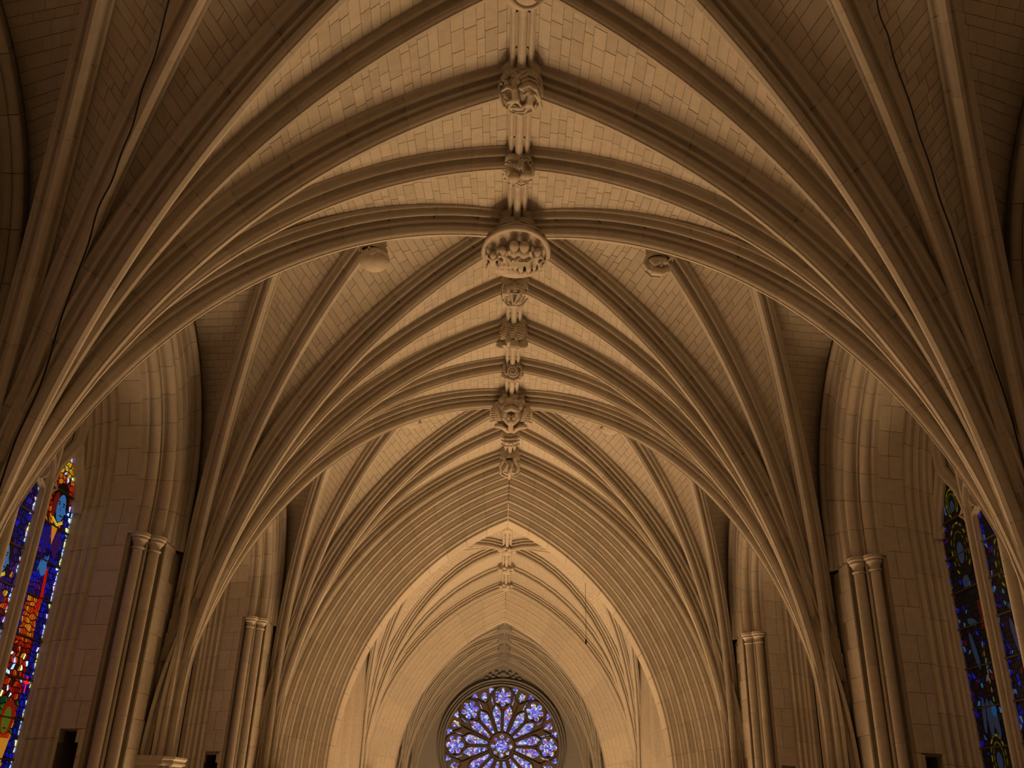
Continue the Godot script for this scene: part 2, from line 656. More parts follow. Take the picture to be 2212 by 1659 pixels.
func build_vaults() -> void:
	SEG.heavy = smooth_profile(mirror_profile(half_heavy()))
	SEG.light = smooth_profile(mirror_profile(half_light()))
	for sg in [-1.0, 1.0]:
		var lr := "left" if sg < 0 else "right"
		# behind and above the eye: plain webs
		quarter(sg, -5.0, -1.25, 0, 0, {"pier": "rear pier", "web": "rearmost bay behind the viewer"})
		quarter(sg, 2.5, -1.25, 0, 0, {"pier": "pier behind the viewer", "web": "bay behind the viewer"})
		quarter(sg, 2.5, 6.25, 0, 0, {"pier": "pier overhead", "web": "above the viewer"})
		var gr := "ribs of the three near vault bays"
		quarter(sg, 10.0, 6.25, 2, 2, {"group": gr, "pier": "nearest pier", "tr": "the boss of two carved trees", "ti": "the shield boss at the top", "di": "the boss above the view", "t1": "rising towards the top edge", "t2": "near the dark upper corner", "web": "top edge"}, 7.2)
		quarter(sg, 10.0, 13.75, 2, 2, {"group": gr, "pier": "nearest pier", "tr": "", "ti": "the leaf and fruit boss", "di": "the round boss of figures", "t1": "hidden behind the diagonal", "t2": "by the window", "web": "first full bay"})
		quarter(sg, 17.5, 13.75, 2, 2, {"group": gr, "pier": "second pier", "tr": "the boss of wavy hair and wings", "ti": "the draped cloth boss", "di": "the round boss of figures", "t1": "up to the small %s side boss" % lr, "t2": "beside the window arch", "web": "first full bay"})
		quarter(sg, 17.5, 21.5, 2, 1, {"group": gr, "pier": "second pier", "tr": "", "ti": "the spiral scroll boss", "di": "the boss of the winged head", "t1": "mostly hidden behind the fan", "t2": "hidden in the second bay", "web": "second bay"})
		quarter(sg, 25.5, 21.5, 2, 1, {"group": gr, "pier": "third pier", "tr": "the boss of entwined figures", "ti": "the coiled ribbon boss", "di": "the boss of the winged head", "t1": "beyond the second fan", "t2": "beyond the second fan", "web": "second bay"})
		cross_ridge(sg, 13.75, "cross ridge rib running %s from the round boss of figures" % lr)
		cross_ridge(sg, 21.5, "cross ridge rib running %s from the winged head boss" % lr)
		cross_ridge(sg, 6.25, "cross ridge rib running %s above the top edge of the view" % lr)
	var zs := [2.5, 6.25, 8.1, 10.0, 11.85, 13.75, 15.65, 17.5, 19.47, 21.5, 23.53, 25.5]
	var nm := ["over the viewer", "above the top edge", "at the top edge, before the tree boss", "between tree boss and leaf boss", "between leaf boss and round figure boss", "behind the round figure boss", "between draped boss and winged boss", "between winged boss and scroll boss", "between scroll boss and winged head", "just behind the winged head boss", "before the boss of entwined figures"]
	nm[2] = "between shield boss and tree boss"
	nm[1] = "above the shield boss"
	for i in 11:
		ridge(zs[i], zs[i + 1], 9.5, "triple roll ridge rib length " + nm[i])

# ================================================================ shell
func slab(called: String, lo: Vector3, hi: Vector3, mat: Material, label: String, cat: String) -> MeshInstance3D:
	var mb := MB.new()
	mb.box(Vector3(minf(lo.x, hi.x), lo.y, minf(lo.z, hi.z)), Vector3(maxf(lo.x, hi.x), hi.y, maxf(lo.z, hi.z)))
	var o := obj(called, mb, mat, self)
	tag(o, label, cat, "", "structure")
	return o

func build_shell() -> void:
	slab("floor", P(-10.5, -25.3, -6.2), P(10.5, -25, 71.0), M.floor, "stone floor of the church far below the vault", "floor")
	slab("wall_back", P(-9.5, -25, -6.2), P(9.5, 10.5, -5.5), M.floor, "plain stone wall behind the viewer", "wall")

# ================================================================ walls, piers, window arches
# sweep a profile of Vector2(q, X) along a pointed arch on the plane of a side wall; q = metres outward from the inner arch
func side_pos(sg: float, zc: float, d: float, si: float, so: float, q: float, x: float, f: float, y0: float, ai: float, ao: float) -> Array:
	var w := q / (so - si)
	var span := si + q
	var ys := lerpf(4.7, 5.3, w)
	var ya := lerpf(ai, ao, w)
	var c := arch_pt(span, ys, ya, f, y0)
	var c2 := arch_pt(span, ys, ya, f + 0.002, y0)
	var t := (c2 - c).normalized()
	return [P(sg * x, c.y, zc - d * c.x), Vector2(t.y, -t.x)]

func side_sweep(prof: Array, sg: float, zc: float, d: float, si: float, so: float, f0: float, f1: float, steps: int, y0: float, ai := 7.9, ao := 9.13) -> MB:
	var mb := MB.new()
	var segs := smooth_profile(prof)
	for s in segs:
		var last := []
		for i in steps + 1:
			var f := lerpf(f0, f1, float(i) / steps)
			var a := side_pos(sg, zc, d, si, so, s[0].x, s[0].y, f, y0, ai, ao)
			var b := side_pos(sg, zc, d, si, so, s[1].x, s[1].y, f, y0, ai, ao)
			var na := Vector3(sg * s[2].y, a[1].y * s[2].x, d * a[1].x * s[2].x)
			var nb := Vector3(sg * s[3].y, b[1].y * s[3].x, d * b[1].x * s[3].x)
			if i > 0:
				mb.quad(last[0], last[1], b[0], a[0], last[2], last[3], nb, na)
			last = [a[0], b[0], na, nb]
	return mb

func wall_arch_profile() -> Array:
	var p := [Vector2(0.0, 6.9), Vector2(0.0, 6.78), Vector2(0.02, 6.76)]
	for a in [-60, -25, 10, 45, 80, 115, 150]:
		p.append(Vector2(0.11 - 0.095 * cos(deg_to_rad(a)), 6.66 - 0.095 * sin(deg_to_rad(a))))
	p += [Vector2(0.20, 6.66), Vector2(0.225, 6.69), Vector2(0.25, 6.68), Vector2(0.25, 6.63)]
	for a in [-40, 20, 80, 140]:
		p.append(Vector2(0.265 - 0.03 * cos(deg_to_rad(a)), 6.59 - 0.03 * sin(deg_to_rad(a))))
	p += [Vector2(0.29, 6.58), Vector2(0.275, 6.54)]
	for a in [-50, -20, 10, 45, 80, 115, 150]:
		p.append(Vector2(0.36 - 0.10 * cos(deg_to_rad(a)), 6.46 - 0.10 * sin(deg_to_rad(a))))
	p += [Vector2(0.46, 6.45), Vector2(0.50, 6.50), Vector2(0.56, 6.49), Vector2(0.575, 6.40), Vector2(0.61, 6.36), Vector2(0.80, 6.36), Vector2(0.815, 6.39), Vector2(0.85, 6.395), Vector2(0.865, 6.36), Vector2(1.06, 6.36), Vector2(1.08, 6.41), Vector2(1.15, 6.42), Vector2(1.18, 6.37), Vector2(1.23, 6.35)]
	for a in [-40, -10, 20, 50, 80, 110, 140]:
		p.append(Vector2(1.34 - 0.075 * cos(deg_to_rad(a)), 6.34 - 0.075 * sin(deg_to_rad(a))))
	p += [Vector2(1.42, 6.35), Vector2(1.46, 6.39), Vector2(1.72, 6.39)]
	return p

func jamb_profile() -> Array:
	return [Vector2(-0.02, 7.26), Vector2(-0.05, 7.31), Vector2(-0.03, 7.335), Vector2(-0.04, 7.37), Vector2(-0.08, 7.39), Vector2(-0.12, 7.395), Vector2(-0.115, 7.44), Vector2(-0.095, 7.47), Vector2(-0.11, 7.50), Vector2(-0.15, 7.51), Vector2(-0.165, 7.53), Vector2(-0.15, 7.56), Vector2(-0.155, 7.61), Vector2(-0.18, 7.63), Vector2(-0.215, 7.64), Vector2(-0.215, 7.69), Vector2(-0.25, 7.71), Vector2(-0.27, 7.73), Vector2(-0.27, 7.84)]

func build_walls() -> void:
	for sg in [-1.0, 1.0]:
		var lr := "left" if sg < 0 else "right"
		# the wall below the clerestory sill, and the outer skin
		slab("wall_" + lr, P(sg * 6.25, -25, -5.5), P(sg * 9.0, -0.8, 29.5), M.rib2, "%s wall of pale stone below the clerestory sill" % lr, "wall")
		slab("wall_" + lr, P(sg * 8.6, -0.8, -5.5), P(sg * 9.0, 10.5, 29.5), M.rib2, "%s outer wall behind the clerestory windows" % lr, "wall")
		for zp in [-5.0, 2.5, 10.0, 17.5, 25.5]:
			var which: String = {-5.0: "rear pier behind the viewer", 2.5: "pier beside the viewer", 10.0: "nearest pier", 17.5: "second pier", 25.5: "third pier"}[zp]
			var t := thing("pier", "%s wall pier between clerestory windows, %s" % [lr, which], "pier", P(sg * 6.2, -0.8, zp), "piers between the clerestory windows")
			var lo_x: float = sg * 6.375
			var z0: float = zp - 1.02
			var z1: float = zp + 1.02
			var core := MB.new()
			bx(core, lo_x, sg * 6.62, -0.8, 4.2, z0 + 0.03, z1 - 0.03)
			bx(core, sg * 6.48, sg * 6.62, 4.2, 9.2, z0 + 0.03, z1 - 0.03)
			bx(core, sg * 6.62, sg * 6.80, -0.8, 9.2, zp - 1.15, zp + 1.15)
			bx(core, sg * 6.80, sg * 6.93, -0.8, 9.2, zp - 1.61, zp + 1.61)
			bx(core, sg * 6.93, sg * 7.34, 0.9, 9.2, zp - 1.61, zp + 1.61)
			bx(core, sg * 7.34, sg * 8.6, -0.8, 9.2, zp - 1.61, zp + 1.61)
			obj("core", core, M.mortar, t)
			# ashlar facing of the flat strip that faces the nave
			var y := -0.8
			while y < 4.2:
				var h := minf(rn(0.42, 0.56), 4.27 - y)
				for e in [[z0, zp - rn(0.3, 0.6)], [zp + rn(0.3, 0.6), z1]]:
					var mb := MB.new()
					stone_into(mb, P(sg * 6.36, y, e[0]), P(sg * 6.36, y, e[1]), P(sg * 6.36, y + h, e[1]), P(sg * 6.36, y + h, e[0]), Vector3(-sg, 0, 0), 0.0)
					obj("ashlar_block", mb, tone(), t)
				y += h
			springer(sg, zp, lr, which)
		for zc in [6.25, 13.75, 21.5]:
			var half := 3.75 if zc < 20 else 4.0
			var bay: String = {6.25: "bay at the picture's edge", 13.75: "first full bay", 21.5: "second bay"}[zc]
			var si := half - INSPAN
			var so := half - OUTSPAN
			var prof := wall_arch_profile()
			var wa := thing("wall_arch", "%s deep moulded wall arch framing the clerestory window of the %s" % [lr, bay], "arch", P(sg * 6.5, 4.2, zc), "wall arches over the clerestory windows")
			var jb := jamb_profile()
			var wf := thing("window_surround", "%s moulded stone surround of the window in the %s" % [lr, bay], "window surround", P(sg * 7.5, -0.8, zc), "window surrounds")
			var rv := thing("window_reveal", "%s ashlar reveal between wall arch and window, %s" % [lr, bay], "reveal", P(sg * 7.1, -0.8, zc), "window reveals")
			for d in [-1.0, 1.0]:
				var n := 9
				for k in n:
					obj("voussoir", side_sweep(prof, sg, zc, d, si, so, float(k) / n, (k + 1.0) / n - 0.0012, 3, 4.25), tone(), wa)
				n = 12
				for k in n:
					obj("jamb_stone", side_sweep(jb, sg, zc, d, si, so, float(k) / n, (k + 1.0) / n - 0.0007, 3, -0.8), tone(), wf)
				# ashlar of the reveal, rows that climb the jamb and turn over the arch
				var total := 5.6 + 3.9
				var f := 0.0
				while f < 0.999:
					var f2 := minf(1.0, f + rn(0.40, 0.50) / total)
					var ymid := arch_pt(si, 4.7, 7.9, (f + f2) * 0.5, -0.8).y
					var xs := [6.86, 7.29]
					if ymid < 0.85:
						xs = [6.86, 6.93]
					elif rng.randf() < 0.75:
						xs = [6.86, rn(7.0, 7.16), 7.29]
					for i in xs.size() - 1:
						var c := []
						for e in [[xs[i], f], [xs[i + 1], f], [xs[i + 1], f2], [xs[i], f2]]:
							c.append(side_pos(sg, zc, d, si, so, -(e[0] - 6.86) * 0.12, e[0], e[1], -0.8, 7.9, 9.13)[0])
						var mb := MB.new()
						stone_into(mb, c[0], c[1], c[2], c[3], P(sg * 7.0, 2.0, zc) - c[0], 0.0)
						obj("ashlar_block", mb, tone(), rv)
					f = f2
				# passage opening through the pier: shoulder stones and dark lining
				var zd: float = zc - d * (si - 0.05)
				for e in [[6.93, 6.975], [7.295, 7.34]]:
					var mb := MB.new()
					bx(mb, sg * e[0], sg * e[1], 0.72, 0.92, zd - d * 0.02, zd - d * 0.32)
					obj("corbel", mb, tone(), rv)
				# colonnettes
				for e in [[0.11, 6.66, "outer"], [0.36, 6.46, "inner"]]:
					shaft(sg, e[1], zc - d * (si + e[0]), 0.088 if e[2] == "outer" else 0.095, "%s %s colonnette under the wall arch, %s side of the %s" % [lr, e[2], "far" if d < 0 else "near", bay])
				var th := MB.new()
				th.lathe(P(sg * 6.585, -0.8, zc - d * (si + 0.255)), [Vector2(0.035, 0), Vector2(0.035, 5.05)], 10)
				obj("thin_roll", th, M.rib, wa)
	window_tracery()

func bx(mb: MB, x0: float, x1: float, y0: float, y1: float, z0: float, z1: float) -> void:
	var a := P(x0, y0, z0)
	var b := P(x1, y1, z1)
	mb.box(a.min(b), a.max(b))

func shaft(sg: float, x: float, z: float, r: float, label: String, y0 := -0.8, y1 := 3.98) -> void:
	var t := thing("colonnette", label, "colonnette", P(sg * x, y0, z), "colonnettes with ring capitals")
	var y := y0
	while y < y1 - 0.01:
		var h := rn(0.85, 1.1)
		if y + h > y1 - 0.5:
			h = y1 - y
		var mb := MB.new()
		mb.lathe(P(sg * x, y, z), [Vector2(r - 0.004, 0), Vector2(r, 0.006), Vector2(r, h - 0.008), Vector2(r - 0.004, h - 0.002)], 20)
		obj("drum", mb, tone(), t)
		y += h
	var c := MB.new()
	c.lathe(P(sg * x, y1, z), [Vector2(r, 0), Vector2(r + 0.018, 0.005), Vector2(r + 0.028, 0.022), Vector2(r + 0.018, 0.04), Vector2(r + 0.002, 0.045), Vector2(r + 0.006, 0.09), Vector2(r + 0.03, 0.14), Vector2(r + 0.052, 0.16), Vector2(r + 0.06, 0.175), Vector2(r + 0.048, 0.19), Vector2(r + 0.045, 0.20), Vector2(r + 0.075, 0.215), Vector2(r + 0.085, 0.235), Vector2(r + 0.075, 0.255), Vector2(r + 0.08, 0.26), Vector2(r + 0.088, 0.275), Vector2(r + 0.08, 0.29), Vector2(0.0, 0.29)], 24)
	obj("capital", c, M.carve, t)

func springer(sg: float, zp: float, lr: String, which: String) -> void:
	var t := thing("springer_capital", "carved %s capital from which the fan of ribs rises, %s" % [lr, which], "capital", P(sg * 6.2, -25, zp), "capitals under the rib fans")
	var plan := [Vector2(-0.4, -0.56), Vector2(0.32, -0.52), Vector2(0.46, -0.34), Vector2(0.46, 0.34), Vector2(0.32, 0.52), Vector2(-0.4, 0.56)]
	var loft := func(levels: Array, mat: Material, called: String) -> void:
		var mb := MB.new()
		for i in levels.size() - 1:
			var a: Vector2 = levels[i]
			var b: Vector2 = levels[i + 1]
			for k in plan.size() - 1:
				var c := []
				for e in [[k, a], [k + 1, a], [k + 1, b], [k, b]]:
					var p: Vector2 = plan[e[0]]
					c.append(P(sg * (6.2 - (p.x - (1.0 - e[1].x) * 0.5)), e[1].y, zp + p.y * (0.55 + 0.45 * e[1].x)))
				mb.flat(c[0], c[1], c[2], c[3], c[0] - P(sg * 6.6, a.y, zp) + Vector3(0, (1.0 if a.x > b.x else -1.0) * 0.01, 0))
		obj(called, mb, mat, t)
	loft.call([Vector2(0.0, 0.605), Vector2(0.97, 0.60), Vector2(1.0, 0.585), Vector2(1.0, 0.555), Vector2(0.95, 0.535), Vector2(0.93, 0.505), Vector2(0.96, 0.49), Vector2(0.95, 0.46), Vector2(0.88, 0.44)], M.carve, "abacus")
	loft.call([Vector2(0.84, 0.44), Vector2(0.80, 0.3), Vector2(0.70, 0.05), Vector2(0.62, -0.2), Vector2(0.66, -0.22), Vector2(0.66, -0.27), Vector2(0.58, -0.3), Vector2(0.55, -25.0)], M.rib, "bell")
	for e in [-1.0, 1.0]:
		for k in 5:
			var x := 5.86 + k * 0.13
			var z: float = zp + e * (0.40 if k > 0 else 0.30)
			var lf := MB.new()
			lf.tube([P(sg * (x + 0.08), 0.06, z - e * 0.10), P(sg * (x + 0.03), 0.20, z - e * 0.02), P(sg * (x - 0.03), 0.33, z + e * 0.05), P(sg * (x - 0.09), 0.39, z + e * 0.04), P(sg * (x - 0.10), 0.34, z + e * 0.02)], 0.036, 7)
			obj("leaf", lf, M.carve, t)
	for k in 4:
		var z := zp - 0.27 + k * 0.18
		var lf := MB.new()
		lf.tube([P(sg * 5.96, 0.06, z - 0.08), P(sg * 5.88, 0.20, z - 0.02), P(sg * 5.82, 0.33, z + 0.03), P(sg * 5.83, 0.39, z + 0.09), P(sg * 5.85, 0.34, z + 0.10)], 0.036, 7)
		obj("leaf", lf, M.carve, t)

# ---------------------------------------------------------------- tracery and stained glass of the clerestory
func light_outline(w: float, y0: float) -> PackedVector2Array:   # (u, y), u 0..w
	var h := [Vector2(0, y0), Vector2(0, 4.52), Vector2(0.04, 4.58), Vector2(0.16, 4.66), Vector2(0.07, 4.72), Vector2(0.015, 4.80), Vector2(0.0, 4.89), Vector2(0.03, 4.98), Vector2(0.10, 5.04), Vector2(0.20, 5.06), Vector2(0.19, 5.13), Vector2(0.24, 5.22), Vector2(0.34, 5.30), Vector2(0.43, 5.38), Vector2(0.5, 5.52)]
	var o := PackedVector2Array()
	for q in h:
		o.append(Vector2(q.x * w, q.y))
	for i in range(h.size() - 2, -1, -1):
		o.append(Vector2((1.0 - h[i].x) * w, h[i].y))
	return o

const GX := 7.8
const LW := 1.09
const MW := 0.22

func bar_sweep(pts: Array, place: Callable, out: Vector3, half: float, deep: float) -> MB:   # chamfered bar along 2d points
	var mb := MB.new()
	var prof := [Vector2(-half, 0), Vector2(-half, deep * 0.35), Vector2(-half * 0.55, deep * 0.62), Vector2(-half * 0.5, deep * 0.8), Vector2(-half * 0.3, deep), Vector2(half * 0.3, deep), Vector2(half * 0.5, deep * 0.8), Vector2(half * 0.55, deep * 0.62), Vector2(half, deep * 0.35), Vector2(half, 0)]
	var n := pts.size()
	var closed: bool = pts[0].distance_to(pts[n - 1]) < 1e-4
	for j in prof.size() - 1:
		var last := []
		for i in n:
			var a: Vector2 = pts[i - 1] if i > 0 else (pts[n - 2] if closed else pts[0])
			var b: Vector2 = pts[i + 1] if i < n - 1 else (pts[1] if closed else pts[n - 1])
			var t := (b - a).normalized()
			var s := Vector2(-t.y, t.x)
			var q := []
			for e in [j, j + 1]:
				var c: Vector2 = pts[i] + s * prof[e].x
				q.append(place.call(c) + out * prof[e].y)
			if i > 0:
				var mid: Vector3 = (place.call(pts[i]) + place.call(pts[i - 1])) * 0.5
				mb.flat(last[0], last[1], q[1], q[0], (q[0] + q[1] + last[0] + last[1]) * 0.25 - mid - out * deep * 0.2)
			last = q
	return mb

func window_tracery() -> void:
	var n := 0
	for zc in [6.25, 13.75, 21.5]:
		for sg in [-1.0, 1.0]:
			n += 1
			var lr := "left" if sg < 0 else "right"
			var bay: String = {6.25: "bay at the picture's edge", 13.75: "first full bay", 21.5: "second bay"}[zc]
			var half := 1.85 if zc < 20 else 1.55
			var t := thing("window_%d" % n, "%s clerestory window of three stained glass lights, %s" % [lr, bay], "window", P(sg * GX, -0.8, zc), "clerestory windows", "structure")
			var out := Vector3(-sg, 0, 0)
			var back := MB.new()
			var poly := PackedVector2Array()
			for d in [1.0, -1.0]:
				for i in 25:
					var f := float(i) / 24.0 if d > 0 else 1.0 - float(i) / 24.0
					var q := arch_pt(half + 0.12, 4.8, 7.65, f, -0.8)
					poly.append(Vector2(d * q.x, q.y))
			var place := func(c: Vector2) -> Vector3: return P(sg * (GX + 0.03), c.y, zc + c.x)
			fill(back, poly, place, out)
			obj("tracery_plate", back, M.rib2, t)
			var at := func(c: Vector2) -> Vector3: return P(sg * GX, c.y, zc + c.x)
			# mullions and moulded frames of the lights
			for k in 3:
				var u0 := -half + k * (LW + MW) * (half / 1.85)
				var w := LW * half / 1.85
				var ol := light_outline(w, -0.8)
				var pts := []
				for q in ol:
					pts.append(q + Vector2(u0, 0))
				obj("light_frame", bar_sweep(pts, at, out, 0.05, 0.10), M.rib, t)
				if k < 2:
					var um := u0 + w + MW * 0.5
					obj("mullion", bar_sweep([Vector2(um, -0.8), Vector2(um, 4.9), Vector2(um + 0.02, 5.4)], at, out, 0.10, 0.15), M.rib, t)
			# flowing tracery above: ogee bars and a foiled opening
			for d in [-1.0, 1.0]:
				obj("ogee_bar", bar_sweep([Vector2(d * 1.82, 4.5), Vector2(d * 1.70, 4.95), Vector2(d * 1.48, 5.3), Vector2(d * 1.30, 5.62), Vector2(d * 1.32, 6.0), Vector2(d * 1.15, 6.45)], at, out, 0.08, 0.17), M.rib, t)
				obj("ogee_bar", bar_sweep([Vector2(d * 0.66, 4.7), Vector2(d * 0.80, 5.05), Vector2(d * 1.08, 5.35), Vector2(d * 1.30, 5.62)], at, out, 0.08, 0.17), M.rib, t)
				obj("ogee_bar", bar_sweep([Vector2(d * 0.66, 4.7), Vector2(d * 0.52, 5.05), Vector2(d * 0.22, 5.4), Vector2(0, 5.8), Vector2(0, 6.9)], at, out, 0.08, 0.16), M.rib, t)
				var ring := []
				var eye := PackedVector2Array()
				for i in 25:
					var a := TAU * i / 24.0
					var rr := 0.36 + 0.06 * cos(4.0 * a)
					ring.append(Vector2(d * 0.66 + rr * cos(a), 6.15 + rr * sin(a) * 1.2))
					if i < 24:
						eye.append(ring[-1])
				obj("foil_ring", bar_sweep(ring, at, out, 0.05, 0.12), M.rib, t)
				var em := MB.new()
				fill(em, eye, at, out)
				obj("dark_pane", em, M.lead, t)

func fill(mb: MB, poly: PackedVector2Array, place: Callable, out: Vector3) -> void:
	var ix := Geometry2D.triangulate_polygon(poly)
	for i in range(0, ix.size(), 3):
		mb.tri(place.call(poly[ix[i]]), place.call(poly[ix[i + 1]]), place.call(poly[ix[i + 2]]), out, out, out)

func glow(c: Color, e: float) -> StandardMaterial3D:
	var key := "%s %.3f" % [c.to_html(), e]
	if cols.has(key):
		return cols[key]
	var m := StandardMaterial3D.new()
	m.albedo_color = Color(c.r * 0.25, c.g * 0.25, c.b * 0.25)
	m.roughness = 0.4
	m.emission_enabled = true
	m.emission = c
	m.emission_energy_multiplier = e
	cols[key] = m
	return m

# leaded mosaic: jittered quads clipped to the outline, each shrunk by the lead
func mosaic(by: Dictionary, poly: PackedVector2Array, cw: float, ch: float, lead: float, colour: Callable, place: Callable, out: Vector3) -> void:
	var lo := poly[0]
	var hi := poly[0]
	for q in poly:
		lo = lo.min(q)
		hi = hi.max(q)
	var nx := maxi(1, int(ceil((hi.x - lo.x) / cw)))
	var ny := maxi(1, int(ceil((hi.y - lo.y) / ch)))
	var g := []
	for j in ny + 1:
		for i in nx + 1:
			g.append(lo + Vector2((i + rn(-0.32, 0.32) + (0.25 if j % 2 else -0.25)) * cw, (j + rn(-0.3, 0.3)) * ch))
	for j in ny:
		for i in range(-1, nx + 1):
			var a := clampi(i, 0, nx)
			var b := clampi(i + 1, 0, nx)
			if a == b:
				continue
			var k := j * (nx + 1)
			var cell := PackedVector2Array([g[k + a], g[k + b], g[k + nx + 1 + b], g[k + nx + 1 + a]])
			for piece in Geometry2D.intersect_polygons(cell, poly):
				var c := Vector2.ZERO
				for q in piece:
					c += q
				c /= piece.size()
				var col = colour.call(c)
				if col == null:
					continue
				var sm := PackedVector2Array()
				for q in piece:
					var dd: Vector2 = q - c
					var l := dd.length()
					sm.append(c + dd * maxf(0.1, (l - lead) / maxf(l, 1e-4)))
				if not by.has(col):
					by[col] = MB.new()
				fill(by[col], sm, place, out)

func lens_shape(c: Vector2, rx: float, ry: float, turn: float, k := 14) -> PackedVector2Array:
	var o := PackedVector2Array()
	for i in k:
		var a := TAU * i / k
		o.append(c + Vector2(cos(a) * rx, sin(a) * ry).rotated(turn))
	return o

func build_glass() -> void:
	var sets := {
		"left": {"b": [Color(0.02, 0.04, 0.45), Color(0.03, 0.10, 0.75), Color(0.05, 0.03, 0.28)], "p": [Color(0.20, 0.05, 0.42), Color(0.30, 0.12, 0.50), Color(0.10, 0.03, 0.20)], "r": [Color(0.55, 0.03, 0.02), Color(0.75, 0.12, 0.03), Color(0.30, 0.01, 0.02)], "o": [Color(0.85, 0.38, 0.06), Color(0.90, 0.55, 0.10), Color(0.75, 0.22, 0.03)], "y": [Color(0.95, 0.75, 0.15), Color(0.9, 0.85, 0.25), Color(0.8, 0.5, 0.05)], "g": [Color(0.1, 0.4, 0.12), Color(0.05, 0.25, 0.12), Color(0.25, 0.4, 0.1)], "w": [Color(0.75, 0.85, 1.0), Color(0.55, 0.75, 1.0), Color(0.75, 0.68, 0.95), Color(0.85, 0.9, 0.6)], "f": [Color(0.25, 0.50, 0.75)], "e": 0.6},
		"right": {"b": [Color(0.02, 0.03, 0.30), Color(0.05, 0.10, 0.75), Color(0.02, 0.02, 0.10)], "p": [Color(0.05, 0.04, 0.10), Color(0.03, 0.03, 0.06), Color(0.08, 0.04, 0.12)], "r": [Color(0.20, 0.02, 0.04), Color(0.08, 0.01, 0.02), Color(0.45, 0.03, 0.05)], "o": [Color(0.25, 0.20, 0.05), Color(0.12, 0.10, 0.04), Color(0.06, 0.06, 0.04)], "y": [Color(0.45, 0.42, 0.06), Color(0.6, 0.6, 0.12), Color(0.25, 0.25, 0.05)], "g": [Color(0.04, 0.08, 0.06), Color(0.05, 0.12, 0.10), Color(0.03, 0.04, 0.04)], "w": [Color(0.25, 0.35, 0.55), Color(0.15, 0.35, 0.45), Color(0.3, 0.3, 0.4), Color(0.05, 0.1, 0.6)], "f": [Color(0.16, 0.20, 0.28)], "e": 0.28},
	}
	for sg in [-1.0, 1.0]:
		var lr := "left" if sg < 0 else "right"
		var s: Dictionary = sets[lr]
		for zc in [6.25, 13.75, 21.5]:
			var bay: String = {6.25: "bay at the picture's edge", 13.75: "first full bay", 21.5: "second bay"}[zc]
			var out := Vector3(-sg, 0, 0)
			var half := 1.85 if zc < 20 else 1.55
			var win := get_node("window_%d" % ({6.25: 1, 13.75: 3, 21.5: 5}[zc] + (0 if sg < 0 else 1)))
			for k in 3:
				# u runs from the far jamb towards the viewer
				var w := LW * half / 1.85
				var ztop: float = zc + half - k * (LW + MW) * (half / 1.85)
				var place := func(c: Vector2) -> Vector3: return P(sg * (GX - 0.012), c.y, ztop - c.x)
				var place2 := func(c: Vector2) -> Vector3: return P(sg * (GX - 0.022), c.y, ztop - c.x)
				var plate := func(c: Vector2) -> Vector3: return P(sg * (GX - 0.002), c.y, ztop - c.x)
				var ol := light_outline(w, -0.8)
				var lb := MB.new()
				fill(lb, ol, plate, out)
				obj("lead_lattice", lb, M.lead, win)
				var bars := [-0.8, -0.2, 0.42, 1.02, 1.62, 2.25, 2.9, 3.5, 4.1, 4.72, 5.6]
				var rich: bool = zc > 10 and zc < 20
				for j in bars.size() - 1:
					var clip := PackedVector2Array([Vector2(-0.1, bars[j] + 0.015), Vector2(w + 0.1, bars[j] + 0.015), Vector2(w + 0.1, bars[j + 1] - 0.015), Vector2(-0.1, bars[j + 1] - 0.015)])
					var by := {}
					for piece in Geometry2D.intersect_polygons(clip, ol):
						# border of small bright pieces along both edges, then the picture
						var pick := func(c: Vector2) -> Variant:
							return glass_colour(s, lr, k, c, w)
						if rich:
							mosaic(by, piece, 0.07, 0.09, 0.013, pick, place, out)
						else:
							mosaic(by, piece, 0.35, 0.3, 0.012, pick, place, out)
					obj_multi("glass_panel", by, win)
					var sb := MB.new()
					bx(sb, sg * (GX - 0.026), sg * (GX - 0.045), bars[j] - 0.011, bars[j] + 0.011, ztop, ztop - w)
					if j > 0:
						obj("saddle_bar", sb, M.iron, win)
				if rich and k < 2:
					figure_pieces(s, lr, k, w, place2, out, win)

func pick_of(s: Dictionary, key: String) -> Variant:
	var a: Array = s[key]
	return glow(a[rng.randi() % a.size()], s.e * (2.6 if key == "w" else 1.0))

